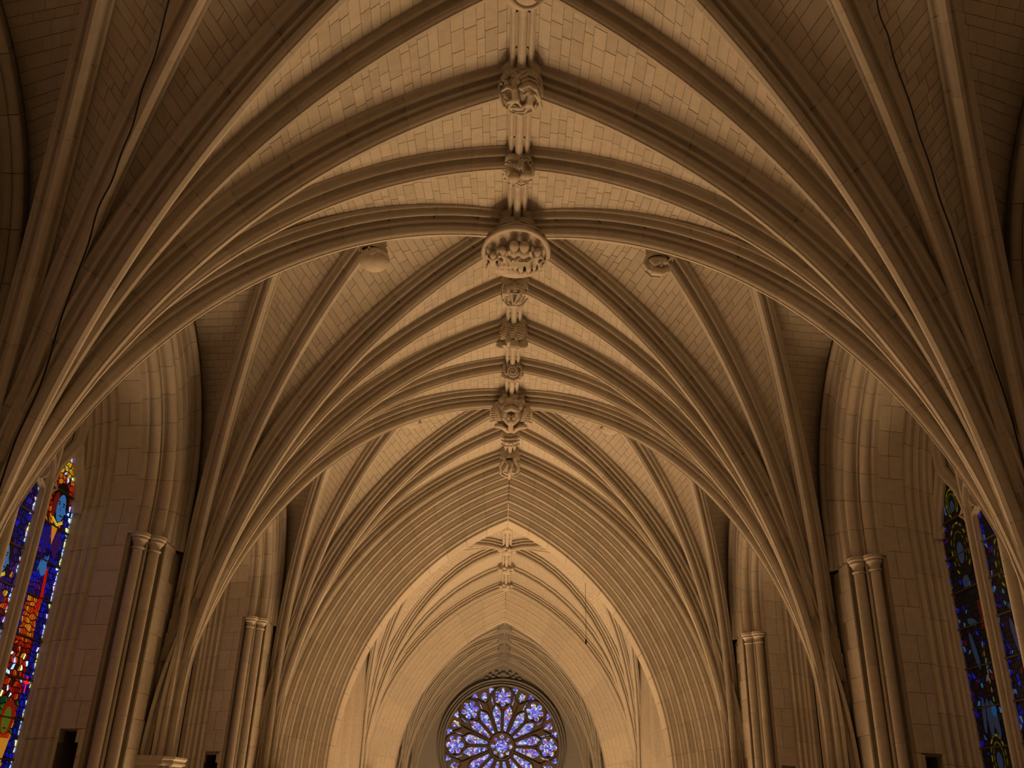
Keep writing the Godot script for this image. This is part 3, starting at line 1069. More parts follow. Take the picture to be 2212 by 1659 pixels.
func glass_colour(s: Dictionary, lr: String, k: int, c: Vector2, w: float) -> Variant:
	var u := c.x / w
	var y := c.y
	var r := rng.randf()
	if lr == "left":
		if u < 0.085:
			return pick_of(s, "w") if r < 0.8 else pick_of(s, "b")
		if k == 0:
			if y > 4.9:
				return pick_of(s, "y") if r < 0.35 else (pick_of(s, "r") if r < 0.6 else (pick_of(s, "o") if r < 0.9 else pick_of(s, "w")))
			if y > 4.15:
				if u < 0.25 and y < 4.6:
					return pick_of(s, "b") if r < 0.6 else pick_of(s, "w")
				return pick_of(s, "r") if r < 0.62 else pick_of(s, "o")
			if u < 0.25:
				return pick_of(s, "b")
			if y > 2.95:
				return pick_of(s, "p") if r < 0.5 else pick_of(s, "b")
			if y > 2.2:
				return pick_of(s, "o") if absf(u - 0.55) < 0.22 else (pick_of(s, "p") if r < 0.5 else pick_of(s, "b"))
			if y > 1.3:
				return pick_of(s, "r") if r < 0.7 else (pick_of(s, "o") if r < 0.85 else pick_of(s, "w"))
			if y > 0.7:
				return pick_of(s, "g") if u > 0.6 or r < 0.3 else (pick_of(s, "r") if y > 1.1 else pick_of(s, "o"))
			if y > 0.0:
				return pick_of(s, "o") if absf(u - 0.6) < 0.25 else pick_of(s, "b")
			return pick_of(s, "b") if r < 0.7 else pick_of(s, "g")
		if y > 3.6:
			return pick_of(s, "b") if r < 0.7 else pick_of(s, "p")
		if y > 2.7:
			return pick_of(s, "p") if r < 0.6 else (pick_of(s, "y") if r < 0.75 else pick_of(s, "b"))
		return pick_of(s, "r") if r < 0.65 else (pick_of(s, "o") if r < 0.85 else pick_of(s, "p"))
	if u < 0.07 or (k == 1 and u < 0.12):
		return pick_of(s, "b") if r < 0.6 else (pick_of(s, "w") if r < 0.8 else pick_of(s, "p"))
	if r < 0.55:
		return pick_of(s, "p")
	if r < 0.72:
		return pick_of(s, "b") if u < 0.4 else pick_of(s, "g")
	if r < 0.80:
		return pick_of(s, "r")
	if r < 0.84:
		return pick_of(s, "w")
	return pick_of(s, "g")

func figure_pieces(s: Dictionary, lr: String, k: int, w: float, place: Callable, out: Vector3, win: Node) -> void:
	var by := {}
	var add := func(col: Material, poly: PackedVector2Array, lift: float) -> void:
		if not by.has(col):
			by[col] = MB.new()
		var pl := func(c: Vector2) -> Vector3: return place.call(c) + out * lift
		fill(by[col], poly, pl, out)
	var blk: Material = M.lead
	var e: float = s.e
	if lr == "left":
		var dx := 0.0 if k == 0 else 0.05
		var dy := 0.0 if k == 0 else -1.2
		var face := glow(Color(0.22, 0.45, 0.70), e)
		var hair := glow(Color(0.42, 0.06, 0.03), e)
		var collar := glow(Color(0.92, 0.80, 0.25), e)
		# head with hair, face in three quarter view, collar, shirt and praying hand
		add.call(blk, lens_shape(Vector2(0.50 * w + dx, 4.52 + dy), 0.30, 0.36, 0.0), 0.0)
		add.call(hair, lens_shape(Vector2(0.66 * w + dx, 4.46 + dy), 0.10, 0.22, 0.15), 0.003)
		add.call(face, lens_shape(Vector2(0.46 * w + dx, 4.44 + dy), 0.155, 0.245, 0.0), 0.006)
		add.call(face, PackedVector2Array([Vector2(0.34 * w + dx, 4.50 + dy), Vector2(0.27 * w + dx, 4.38 + dy), Vector2(0.34 * w + dx, 4.36 + dy)]), 0.007)
		for q in [[0.40, 4.53, 0.05, 0.012], [0.56, 4.53, 0.05, 0.012], [0.40, 4.49, 0.028, 0.018], [0.55, 4.49, 0.028, 0.018], [0.42, 4.31, 0.07, 0.013], [0.48, 4.42, 0.008, 0.06]]:
			add.call(blk, lens_shape(Vector2(q[0] * w + dx, q[1] + dy), q[2], q[3], 0.0, 10), 0.010)
		add.call(collar, PackedVector2Array([Vector2(0.30 * w + dx, 4.20 + dy), Vector2(0.48 * w + dx, 4.11 + dy), Vector2(0.68 * w + dx, 4.20 + dy), Vector2(0.66 * w + dx, 4.25 + dy), Vector2(0.48 * w + dx, 4.17 + dy), Vector2(0.33 * w + dx, 4.25 + dy)]), 0.010)
		add.call(glow(Color(0.90, 0.55, 0.12), e), PackedVector2Array([Vector2(0.42 * w + dx, 4.10 + dy), Vector2(0.62 * w + dx, 4.10 + dy), Vector2(0.50 * w + dx, 3.78 + dy)]), 0.008)
		add.call(glow(Color(0.22, 0.05, 0.30), e), PackedVector2Array([Vector2(0.40 * w + dx, 4.08 + dy), Vector2(0.48 * w + dx, 3.75 + dy), Vector2(0.30 * w + dx, 3.55 + dy), Vector2(0.18 * w + dx, 3.9 + dy)]), 0.004)
		add.call(glow(Color(0.10, 0.06, 0.42), e), PackedVector2Array([Vector2(0.64 * w + dx, 4.08 + dy), Vector2(0.54 * w + dx, 3.75 + dy), Vector2(0.72 * w + dx, 3.55 + dy), Vector2(0.88 * w + dx, 3.95 + dy)]), 0.004)
		for f in 4:
			add.call(face, lens_shape(Vector2((0.50 + f * 0.062) * w + dx, 3.50 - f * 0.035 + dy), 0.026, 0.12, 0.25), 0.012)
		add.call(face, lens_shape(Vector2(0.56 * w + dx, 3.36 + dy), 0.125, 0.12, 0.0), 0.010)
		var sash := glow(Color(0.75, 0.08, 0.02), e)
		add.call(sash, PackedVector2Array([Vector2(0.40 * w + dx, 3.42 + dy), Vector2(0.48 * w + dx, 3.36 + dy), Vector2(0.44 * w + dx, 2.9 + dy), Vector2(0.52 * w + dx, 2.72 + dy), Vector2(0.40 * w + dx, 2.68 + dy), Vector2(0.34 * w + dx, 2.9 + dy)]), 0.010)
		if k == 0:
			# red and gold lower figure with a green face
			var gf := glow(Color(0.35, 0.40, 0.08), e)
			add.call(glow(Color(0.55, 0.08, 0.02), e), lens_shape(Vector2(0.5 * w, 1.02), 0.22, 0.26, 0.0), 0.004)
			add.call(gf, lens_shape(Vector2(0.52 * w, 0.98), 0.13, 0.2, 0.0), 0.008)
			add.call(glow(Color(0.85, 0.55, 0.15), e), PackedVector2Array([Vector2(0.3 * w, 0.72), Vector2(0.75 * w, 0.72), Vector2(0.66 * w, 0.2), Vector2(0.42 * w, 0.2)]), 0.006)
			for q in [[0.46, 1.02], [0.60, 1.02]]:
				add.call(blk, lens_shape(Vector2(q[0] * w, q[1]), 0.03, 0.016, 0.0, 8), 0.012)
			add.call(blk, lens_shape(Vector2(0.53 * w, 0.86), 0.05, 0.012, 0.0, 8), 0.012)
			# small red cross
			var red := glow(Color(1.0, 0.12, 0.15), e * 1.5)
			add.call(red, PackedVector2Array([Vector2(0.20 * w, 1.42), Vector2(0.235 * w, 1.42), Vector2(0.235 * w, 1.68), Vector2(0.20 * w, 1.68)]), 0.012)
			add.call(red, PackedVector2Array([Vector2(0.13 * w, 1.56), Vector2(0.30 * w, 1.56), Vector2(0.30 * w, 1.60), Vector2(0.13 * w, 1.60)]), 0.013)
	else:
		var ye := glow(Color(0.55, 0.52, 0.08), e)
		var yd := glow(Color(0.38, 0.36, 0.08), e)
		var pale := glow(Color(0.20, 0.26, 0.36), e)
		for c in [[4.98, 0.17, 0.23], [4.16, 0.26, 0.42], [0.86, 0.2, 0.3]]:
			var cy: float = c[0] - (0.5 if k == 1 else 0.0)
			add.call(blk, lens_shape(Vector2(0.55 * w, cy), c[1] + 0.10, c[2] + 0.10, 0.0, 20), 0.0)
			for i in 15:
				var a := TAU * (i + 0.5) / 15.0
				if sin(a) < -0.75:
					continue
				var q := Vector2(0.55 * w + cos(a) * c[1] * 1.1, cy + sin(a) * c[2] * 1.1)
				add.call(ye if i % 2 else yd, lens_shape(q, 0.022, 0.055, atan2(sin(a), cos(a)), 8), 0.006)
				q = Vector2(0.55 * w + cos(a) * c[1] * 0.75, cy + sin(a) * c[2] * 0.75)
				add.call(yd, lens_shape(q, 0.014, 0.045, atan2(sin(a), cos(a)), 8), 0.006)
			add.call(pale, lens_shape(Vector2(0.55 * w, cy - 0.05), c[1] * 0.45, c[2] * 0.45, 0.0), 0.008)
		for q in [[0.55, 3.62, 0.12, 0.10, 0.3], [0.5, 2.95, 0.16, 0.06, -0.3], [0.42, 2.5, 0.07, 0.32, 0.25], [0.5, 1.45, 0.08, 0.3, 0.0], [0.65, 1.42, 0.08, 0.3, 0.2], [0.35, 1.5, 0.06, 0.28, -0.15], [0.4, 0.2, 0.05, 0.2, 0.3], [0.7, 0.15, 0.05, 0.22, -0.3]]:
			add.call(pale, lens_shape(Vector2(q[0] * w, q[1]), q[2], q[3], q[4]), 0.008)
		for i in 7:
			add.call(ye, lens_shape(Vector2((0.68 + 0.004 * i) * w, 2.55 - i * 0.14), 0.022, 0.045, 0.0, 8), 0.010)
		add.call(glow(Color(0.10, 0.35, 0.55), e * 1.4), lens_shape(Vector2(0.66 * w, 1.55), 0.08, 0.10, 0.0), 0.012)
		add.call(glow(Color(0.35, 0.02, 0.05), e), PackedVector2Array([Vector2(0.75 * w, 3.25), Vector2(0.95 * w, 3.25), Vector2(0.93 * w, 2.75), Vector2(0.8 * w, 2.8)]), 0.006)
	obj_multi("figure_panel", by, win, "stained glass figure panel")

# ================================================================ crossing
func great_profile() -> Array:
	var p := [Vector2(0.0, -0.45), Vector2(0.0, -0.02)]
	for k in 7:
		var x := 0.302 * k
		var y := 0.151 * k
		var r := 0.05 if k % 2 else 0.062
		p += [Vector2(x + 0.002, y + 0.03), Vector2(x + 0.015, y + 0.045)]
		for a in [205, 165, 125, 85, 45, 5, -45]:
			p.append(Vector2(x + 0.075 + r * cos(deg_to_rad(a)), y + 0.075 + r * sin(deg_to_rad(a))))
		p += [Vector2(x + 0.105, y - 0.02), Vector2(x + 0.12, y - 0.10), Vector2(x + 0.165, y - 0.16), Vector2(x + 0.225, y - 0.16), Vector2(x + 0.262, y - 0.09), Vector2(x + 0.268, y + 0.03), Vector2(x + 0.288, y + 0.035)]
	p += [Vector2(2.12, 1.06), Vector2(2.16, 1.075), Vector2(2.9, 1.075), Vector2(2.96, 1.04), Vector2(3.0, 0.95), Vector2(3.12, 0.92), Vector2(3.15, 0.75), Vector2(3.3, 0.7), Vector2(3.33, 0.45), Vector2(3.5, 0.4), Vector2(3.55, 0.1), Vector2(3.7, 0.05), Vector2(3.7, -0.45)]
	return p

func great_pos(sg: float, z: float, inset: float, th: float, y: float) -> Vector3:
	var r := 9.32 - inset
	if th < 0.0:
		return P(sg * (r - 3.304), y, z)
	return P(sg * (r * cos(th) - 3.304), 0.66 + r * sin(th), z)

func great_arch(z0: float, depth: float, pieces: int, label: String) -> void:
	var t := thing("crossing_arch", label, "arch", P(0, -25, z0), "great arches of the crossing")
	var segs := smooth_profile(great_profile(), true)
	var per := int(ceil(segs.size() / 5.0)) if pieces > 10 else segs.size()
	for sg in [-1.0, 1.0]:
		for g in range(0, segs.size(), per):
			var part := segs.slice(g, mini(g + per, segs.size()))
			for k in range(-1, pieces):
				var mb := MB.new()
				for s in part:
					var last := []
					var steps := 3 if pieces > 10 else 5
					for i in steps + 1:
						var f := (k + float(i) / steps) / pieces
						var q := []
						for e in [[s[0], s[2]], [s[1], s[3]]]:
							var r: float = 9.32 - e[0].y
							var th1 := acos(3.304 / r)
							var z: float = z0 + e[0].x * depth / 3.7
							var pos: Vector3
							var nn: Vector3
							if k < 0:
								pos = great_pos(sg, z, e[0].y, -1.0, lerpf(-25.0, 0.66, float(i) / steps))
								nn = Vector3(-sg * e[1].y, 0, -e[1].x)
							else:
								var th := th1 * minf(f, (k + 1.0) / pieces - 0.0008)
								pos = great_pos(sg, z, e[0].y, th, 0)
								nn = Vector3(-sg * cos(th) * e[1].y, -sin(th) * e[1].y, -e[1].x)
							q.append(pos)
							q.append(nn)
						if i > 0:
							mb.quad(last[0], last[2], q[2], q[0], last[1], last[3], q[3], q[1])
						last = q
				obj("jamb" if k < 0 else "voussoir", mb, tone(), t)

func build_crossing() -> void:
	great_arch(25.72, 3.7, 13, "near great arch of many moulded orders before the bright crossing")
	great_arch(43.2, 3.1, 9, "far great arch of the crossing framing the distant rose window")
	var ribs := "ribs of the crossing vault"
	for sg in [-1.0, 1.0]:
		quarter(sg, 29.5, 36.3, 1, 1, {"group": ribs, "pier": "near crossing pier", "tr": "the first small crossing boss", "ti": "the second small crossing boss", "di": "the middle crossing boss", "t1": "in the crossing", "t2": "in the crossing", "web": "crossing vault"})
		quarter(sg, 43.1, 36.3, 1, 1, {"group": ribs, "pier": "far crossing pier", "tr": "the last small crossing boss", "ti": "the fourth small crossing boss", "di": "the middle crossing boss", "t1": "in the crossing", "t2": "in the crossing", "web": "crossing vault"})
		cross_ridge(sg, 36.3, "cross ridge rib running %s in the crossing vault" % ("left" if sg < 0 else "right"))
		var lr := "left" if sg < 0 else "right"
		var sa := thing("side_arch", "%s deep moulded side arch of the crossing" % lr, "arch", P(sg * 6.3, -25, 36.3), "side arches of the crossing")
		var prof := []
		for o in [[0.0, 7.5], [0.45, 7.1], [0.9, 6.75]]:
			prof += [Vector2(o[0], o[1] + 0.1), Vector2(o[0], o[1] - 0.1), Vector2(o[0] + 0.03, o[1] - 0.2), Vector2(o[0] + 0.12, o[1] - 0.24), Vector2(o[0] + 0.19, o[1] - 0.18), Vector2(o[0] + 0.22, o[1] - 0.12), Vector2(o[0] + 0.30, o[1] - 0.18), Vector2(o[0] + 0.32, o[1] - 0.36), Vector2(o[0] + 0.42, o[1] - 0.38)]
		prof += [Vector2(1.39, 6.3), Vector2(1.9, 6.2)]
		for d in [-1.0, 1.0]:
			for k in 7:
				obj("voussoir", side_sweep(prof, sg, 36.3, d, 4.6, 6.4, k / 7.0, (k + 1.0) / 7.0, 5, -25.0, 7.9, 9.13), tone(), sa)
		slab("wall_" + lr, P(sg * 7.6, -25, 27.5), P(sg * 10.5, 10.5, 45.5), M.rib, "%s wall panel inside the crossing's side arch" % lr, "wall")
		for k in 6:
			var x: float = [5.65, 5.85, 6.05, 6.25, 6.5, 6.75][k]
			var mb := MB.new()
			var z: float = 42.95 - k * 0.16
			mb.lathe(P(sg * x, -25, z), [Vector2(0.10, 0), Vector2(0.10, 25.75)], 12)
			var o := obj("pier_shaft", mb, M.rib, self)
			tag(o, "%s far crossing pier shaft, number %s out from the great arch" % [lr, ["one", "two", "three", "four", "five", "six"][k]], "shaft", "shafts of the far crossing piers")
		for k in 5:
			var mb := MB.new()
			mb.lathe(P(sg * 7.5, -25, 32.0 + k * 2.15), [Vector2(0.16, 0), Vector2(0.16, 32)], 10)
			var o := obj("nave_shaft", mb, M.rib2, self)
			tag(o, "%s wall shaft inside the crossing side arch, %s from the near pier" % [lr, ["first", "second", "third", "fourth", "fifth"][k]], "shaft", "wall shafts inside the crossing side arches")
	var lid := MB.new()
	bx(lid, -10.5, 10.5, 10.45, 10.9, 27.4, 45.6)
	var lo := obj("ceiling", lid, M.rib2, self)
	tag(lo, "flat stone closing the crossing above its vault", "ceiling", "", "structure")
	var zs := [29.5, 32.9, 36.3, 39.7, 43.1]
	var nm := ["from the near arch to the second small boss", "from the second small boss to the middle one", "from the middle boss to the fourth", "from the fourth small boss to the far arch"]
	for i in 4:
		ridge(zs[i], zs[i + 1], 9.5, "crossing ridge rib " + nm[i], 1.15)
	for i in 5:
		small_boss(zs[i], 9.38, 0.36, "small leafy crossing boss, %s along the ridge" % ["first", "second", "third", "fourth", "fifth"][i], "leafy crossing bosses")

# ================================================================ far arm
func build_far() -> void:
	var zs := [46.3, 53.9, 61.5, 69.0]
	var nm := ["nearest far bay", "middle far bay", "last far bay"]
	for b in 3:
		for sg in [-1.0, 1.0]:
			var zc: float = (zs[b] + zs[b + 1]) * 0.5
			for e in [0, 1]:
				var pn := "%s pier of the %s" % [["front", "rear"][e], nm[b]]
				quarter(sg, zs[b + e], zc, 1, 0, {"group": "ribs of the far arm's vault", "pier": pn, "tr": "the %s ridge at its %s" % [nm[b], ["front", "rear"][e]] if not (e == 1 and b < 2) else "", "ti": "the far ridge", "di": "the far ridge", "t1": "above its wall", "t2": "above its wall", "web": "dim far arm"})
	for b in 3:
		ridge(zs[b], zs[b + 1], 9.5, "ridge rib of the %s" % nm[b], 1.2)
	var k := 0
	for z in [46.6, 50.1, 53.9, 57.7, 61.5, 65.2]:
		k += 1
		var mb := MB.new()
		mb.lathe(P(0, 9.15, z), [Vector2(0.0, 0.0), Vector2(0.42, 0.0), Vector2(0.46, 0.06), Vector2(0.46, 0.4), Vector2(0.3, 0.6)], 8)
		var o := obj("roof_boss", mb, M.grey, self)
		tag(o, "plain block boss on the far ridge, %s from the far arch" % ["first", "second", "third", "fourth", "fifth", "sixth"][k - 1], "roof boss", "block bosses on the far ridge")
	for sg in [-1.0, 1.0]:
		var lr := "left" if sg < 0 else "right"
		slab("wall_" + lr, P(sg * 6.45, -25, 45.5), P(sg * 7.0, 10.5, 69.5), M.grey, "%s wall of the dim far arm" % lr, "wall")
		for b in 4:
			var t := thing("pier_cluster", "%s shaft cluster in the far arm, %s" % [lr, ["behind the far arch", "second", "third", "beside the rose wall"][b]], "pier", P(sg * 6.3, -25, zs[b]), "shaft clusters of the far arm")
			for j in 5:
				var mb := MB.new()
				mb.lathe(P(sg * (6.25 - 0.14 * (2 - absi(j - 2))), -25, zs[b] - 0.5 + j * 0.25), [Vector2(0.12, 0), Vector2(0.12, 25.8)], 10)
				obj("shaft", mb, M.grey, t)
	slab("ceiling", P(-7.0, 10.45, 45.6), P(7.0, 10.9, 69.6), M.rib2, "stone closing the far arm above its vault", "ceiling")

# ================================================================ bosses: small distance fields meshed as surface nets
class Field:
	var lo: Vector3
	var cell: float
	var nx: int
	var ny: int
	var nz: int
	var f := PackedFloat32Array()
	func _init(c: Vector3, half: float, cell_: float) -> void:
		cell = cell_
		lo = c - Vector3.ONE * half
		nx = int(ceil(2.0 * half / cell)) + 1
		ny = nx
		nz = nx
		f.resize(nx * ny * nz)
		f.fill(0.05)
	func put(mn: Vector3, mx: Vector3, k: float, fn: Callable) -> void:
		var a := ((mn - lo) / cell - Vector3.ONE * 2.0).floor()
		var b := ((mx - lo) / cell + Vector3.ONE * 2.0).ceil()
		for z in range(maxi(0, int(a.z)), mini(nz, int(b.z) + 1)):
			for y in range(maxi(0, int(a.y)), mini(ny, int(b.y) + 1)):
				for x in range(maxi(0, int(a.x)), mini(nx, int(b.x) + 1)):
					var d: float = fn.call(lo + Vector3(x, y, z) * cell)
					var i := (z * ny + y) * nx + x
					var g := f[i]
					if d < g + k:
						var h := maxf(k - absf(d - g), 0.0) / k
						f[i] = minf(d, g) - h * h * k * 0.25
	func capsule(a: Vector3, b: Vector3, ra: float, rb: float, k := 0.012) -> void:
		var m := maxf(ra, rb)
		var ab := b - a
		var l2 := maxf(ab.length_squared(), 1e-9)
		put(a.min(b) - Vector3.ONE * m, a.max(b) + Vector3.ONE * m, k, func(p: Vector3) -> float:
			var t := clampf((p - a).dot(ab) / l2, 0.0, 1.0)
			return p.distance_to(a + ab * t) - lerpf(ra, rb, t))
	func ell(c: Vector3, r: Vector3, k := 0.012) -> void:
		var m := minf(r.x, minf(r.y, r.z))
		put(c - r, c + r, k, func(p: Vector3) -> float: return (((p - c) / r).length() - 1.0) * m)
	func mesh() -> MB:
		var mb := MB.new()
		var ids := {}
		var pts := []
		var nr := []
		for z in nz - 1:
			for y in ny - 1:
				for x in nx - 1:
					var i := (z * ny + y) * nx + x
					var v := [f[i], f[i + 1], f[i + nx], f[i + nx + 1], f[i + nx * ny], f[i + nx * ny + 1], f[i + nx * ny + nx], f[i + nx * ny + nx + 1]]
					var neg := 0
					for q in v:
						if q < 0.0:
							neg += 1
					if neg == 0 or neg == 8:
						continue
					var s := Vector3.ZERO
					var n := 0
					for e in [[0, 1], [2, 3], [4, 5], [6, 7], [0, 2], [1, 3], [4, 6], [5, 7], [0, 4], [1, 5], [2, 6], [3, 7]]:
						var p: float = v[e[0]]
						var q: float = v[e[1]]
						if (p < 0.0) != (q < 0.0):
							var t := p / (p - q)
							var a := Vector3(e[0] & 1, (e[0] >> 1) & 1, (e[0] >> 2) & 1)
							var b := Vector3(e[1] & 1, (e[1] >> 1) & 1, (e[1] >> 2) & 1)
							s += a.lerp(b, t)
							n += 1
					ids[i] = pts.size()
					pts.append(lo + (Vector3(x, y, z) + s / n) * cell)
					nr.append(Vector3(v[1] + v[3] + v[5] + v[7] - v[0] - v[2] - v[4] - v[6], v[2] + v[3] + v[6] + v[7] - v[0] - v[1] - v[4] - v[5], v[4] + v[5] + v[6] + v[7] - v[0] - v[1] - v[2] - v[3]).normalized())
		var st := [1, nx, nx * ny]
		for i in ids:
			for ax in 3:
				var j: int = i + st[ax]
				if j >= f.size() or (f[i] < 0.0) == (f[j] < 0.0):
					continue
				var u: int = st[(ax + 1) % 3]
				var w: int = st[(ax + 2) % 3]
				if ids.has(i - u) and ids.has(i - w) and ids.has(i - u - w):
					var q := [ids[i], ids[i - u], ids[i - u - w], ids[i - w]]
					mb.quad(pts[q[0]], pts[q[1]], pts[q[2]], pts[q[3]], nr[q[0]], nr[q[1]], nr[q[2]], nr[q[3]])
		return mb

class Carver:   # draws on the ball of a boss: (a, b) across and up its face, which looks down and back along the church
	var c: Vector3
	var r: float
	var dir: Vector3
	var up: Vector3
	var fd: Field
	func _init(c_: Vector3, r_: float, tilt: float, cell: float, room := 1.55) -> void:
		c = c_
		r = r_
		dir = Vector3(0, -sin(tilt), cos(tilt))
		up = Vector3(0, cos(tilt), sin(tilt))
		fd = Field.new(c, r * room, cell)
	func on(a: float, b: float, lift := 0.0) -> Vector3:
		var m := a * a + b * b
		var h := sqrt(maxf(0.0, 1.0 - m))
		return c + (Vector3(1, 0, 0) * a + up * b + dir * h) * (r + lift * r)
	func line(p: Array, r0: float, r1: float, lift := 0.0, k := 0.012) -> void:
		for i in p.size() - 1:
			var f0 := lerpf(r0, r1, float(i) / (p.size() - 1))
			var f1 := lerpf(r0, r1, float(i + 1) / (p.size() - 1))
			fd.capsule(on(p[i][0], p[i][1], lift), on(p[i + 1][0], p[i + 1][1], lift), f0 * r, f1 * r, k)
	func knob(a: float, b: float, s: float, lift := 0.0) -> void:
		fd.capsule(on(a, b, lift), on(a, b, lift + 0.02), s * r, s * r, 0.006)
	func ball(k := 0.9) -> void:
		fd.ell(c, Vector3.ONE * r * k, 0.02)

func collar(t: Node, z: float, r: float, y: float) -> void:   # moulded neck between the rib ends and the carving
	var mb := MB.new()
	mb.lathe(P(0, y, z), [Vector2(r * 0.92, -0.02), Vector2(r * 1.0, 0.03), Vector2(r * 1.02, 0.07), Vector2(r * 0.96, 0.10), Vector2(r * 0.98, 0.14), Vector2(r * 1.06, 0.17), Vector2(r * 1.08, 0.21), Vector2(r * 1.0, 0.25), Vector2(r * 1.05, 0.34), Vector2(r * 1.05, 0.5)], 32)
	obj("collar", mb, M.rib, t)

func boss_root(z: float, label: String, group := "carved bosses on the ridge") -> Node3D:
	return thing("roof_boss", label, "roof boss", P(0, 9.5, z), group)

func small_boss(z: float, y: float, r: float, label: String, group: String) -> void:
	var t := boss_root(z, label, group)
	var mb := MB.new()
	mb.lathe(P(0, y, z), [Vector2(0.0, -0.12), Vector2(r * 0.5, -0.10), Vector2(r * 0.62, -0.02), Vector2(r * 0.55, 0.04), Vector2(r * 0.8, 0.10), Vector2(r * 0.8, 0.4)], 12)
	obj("core", mb, M.carve, t)
	for k in 10:
		var a := TAU * k / 10.0
		var lf := MB.new()
		lf.ellipsoid(P(cos(a) * r * 0.85, y + 0.04 + 0.05 * (k % 2), z + sin(a) * r * 0.85), Vector3(r * 0.28, 0.09, r * 0.28), 8)
		obj("leaf", lf, M.carve, t)

func build_bosses() -> void:
	var t: Node3D
	var cv: Carver
	# shield boss at the top edge: smooth bowl with a round panel of little houses
	t = boss_root(8.1, "bowl shaped boss with a round panel of tiny carved houses, cut by the top edge")
	collar(t, 8.1, 0.34, 9.42)
	var bowl := MB.new()
	bowl.lathe(P(0, 9.12, 8.1), [Vector2(0.0, 0.0), Vector2(0.14, 0.02), Vector2(0.24, 0.08), Vector2(0.31, 0.18), Vector2(0.345, 0.30), Vector2(0.35, 0.42)], 32)
	obj("bowl", bowl, M.carve, t)
	var cdir := Vector3(0.10, -0.72, 0.69).normalized()
	var cu := Vector3(1, 0, 0)
	cu = (cu - cdir * cu.dot(cdir)).normalized()
	var cw := cdir.cross(cu)
	var cc := P(0.02, 9.30, 8.1) + cdir * 0.235
	var rim := MB.new()
	var pts := []
	for i in 33:
		var a := TAU * i / 32.0
		pts.append(cc + (cu * cos(a) + cw * sin(a)) * 0.22)
	rim.tube(pts, 0.028, 8)
	obj("panel_rim", rim, M.carve, t)
	for h in [[-0.12, 0.03, 0.09], [-0.02, -0.06, 0.10], [0.09, 0.02, 0.09], [0.03, 0.10, 0.08], [-0.08, 0.13, 0.06], [0.13, -0.10, 0.07]]:
		var hm := MB.new()
		var o: Vector3 = cc + cu * h[0] + cw * h[1]
		var s: float = h[2]
		var ring := [Vector2(-0.5, -0.6), Vector2(0.5, -0.6), Vector2(0.5, 0.2), Vector2(0, 0.7), Vector2(-0.5, 0.2)]
		for i in 5:
			var p: Vector3 = o + cu * ring[i].x * s + cw * ring[i].y * s
			var q: Vector3 = o + cu * ring[(i + 1) % 5].x * s + cw * ring[(i + 1) % 5].y * s
			hm.flat(p, q, q + cdir * 0.07, p + cdir * 0.07, p + q - o * 2.0)
			hm.tri(o + cdir * 0.07, p + cdir * 0.07, q + cdir * 0.07, cdir, cdir, cdir)
		obj("house", hm, M.carve, t)
		var wm := MB.new()
		for e in [[-0.2, -0.2], [0.2, 0.05]]:
			var p: Vector3 = o + cu * e[0] * s + cw * e[1] * s + cdir * 0.0705
			wm.flat(p, p + cu * 0.2 * s, p + cu * 0.2 * s + cw * 0.28 * s, p + cw * 0.28 * s, cdir)
		obj("house_window", wm, M.dark, t)
	# two trees
	t = boss_root(10.0, "ball shaped boss carved as two trees with roots and drooping branches")
	collar(t, 10.0, 0.33, 9.46)
	cv = Carver.new(P(0, 9.41, 10.0), 0.33, 0.78, 0.013)
	cv.ball(0.86)
	cv.line([[-0.2, -0.3], [-0.27, 0.1], [-0.28, 0.4], [-0.08, 0.66]], 0.17, 0.10, 0.0)
	cv.line([[-0.3, 0.12], [-0.55, 0.18], [-0.8, 0.02]], 0.08, 0.05, 0.04)
	cv.line([[-0.2, -0.3], [-0.55, -0.42], [-0.78, -0.3]], 0.10, 0.05)
	cv.line([[-0.2, -0.3], [0.02, -0.55]], 0.10, 0.05)
	cv.line([[-0.25, -0.35], [-0.5, -0.62], [-0.35, -0.8]], 0.08, 0.04)
	cv.line([[0.4, -0.45], [0.42, -0.1], [0.32, 0.12]], 0.16, 0.10)
	cv.line([[0.4, -0.45], [0.6, -0.72], [0.68, -0.5]], 0.10, 0.05)
	cv.line([[0.35, -0.45], [0.05, -0.66], [-0.35, -0.66], [-0.5, -0.72]], 0.10, 0.05)
	cv.line([[0.4, -0.5], [0.2, -0.82], [-0.2, -0.86]], 0.09, 0.05)
	cv.line([[-0.92, -0.2], [-0.72, -0.62], [-0.35, -0.9], [0.1, -0.97], [0.55, -0.8], [0.85, -0.45], [0.95, -0.1]], 0.07, 0.07)
	for k in 6:
		var b := 0.86 - 0.17 * k
		cv.line([[0.0 + 0.03 * k, b - 0.1], [0.3, b + 0.02], [0.62, b - 0.10], [0.84, b - 0.42], [0.93, b - 0.75]], 0.075, 0.05, 0.03, 0.005)
	cv.line([[0.0, 0.16], [0.3, 0.28], [0.62, 0.12], [0.8, -0.25]], 0.10, 0.06, 0.06, 0.006)
	for k in 46:
		var a := rn(-0.95, -0.02)
		var b := rn(0.3, 0.97)
		if a * a + b * b < 1.0 and not (absf(a + 0.28) < 0.14 and b < 0.45):
			cv.knob(a, b, rn(0.05, 0.08), 0.02)
	for k in 9:
		cv.knob(-0.93 + 0.01 * k, 0.25 - 0.06 * k, 0.06, 0.02)
	obj("carving", cv.fd.mesh(), M.carve, t)
	# leaves and fruit
	t = boss_root(11.85, "cluster boss of curling leaves and two plump fruits")
	collar(t, 11.85, 0.27, 9.52)
	cv = Carver.new(P(0, 9.46, 11.85), 0.27, 0.70, 0.012)
	cv.ball(0.82)
	cv.fd.ell(cv.on(-0.25, -0.38, 0.0), Vector3(0.095, 0.075, 0.08), 0.008)
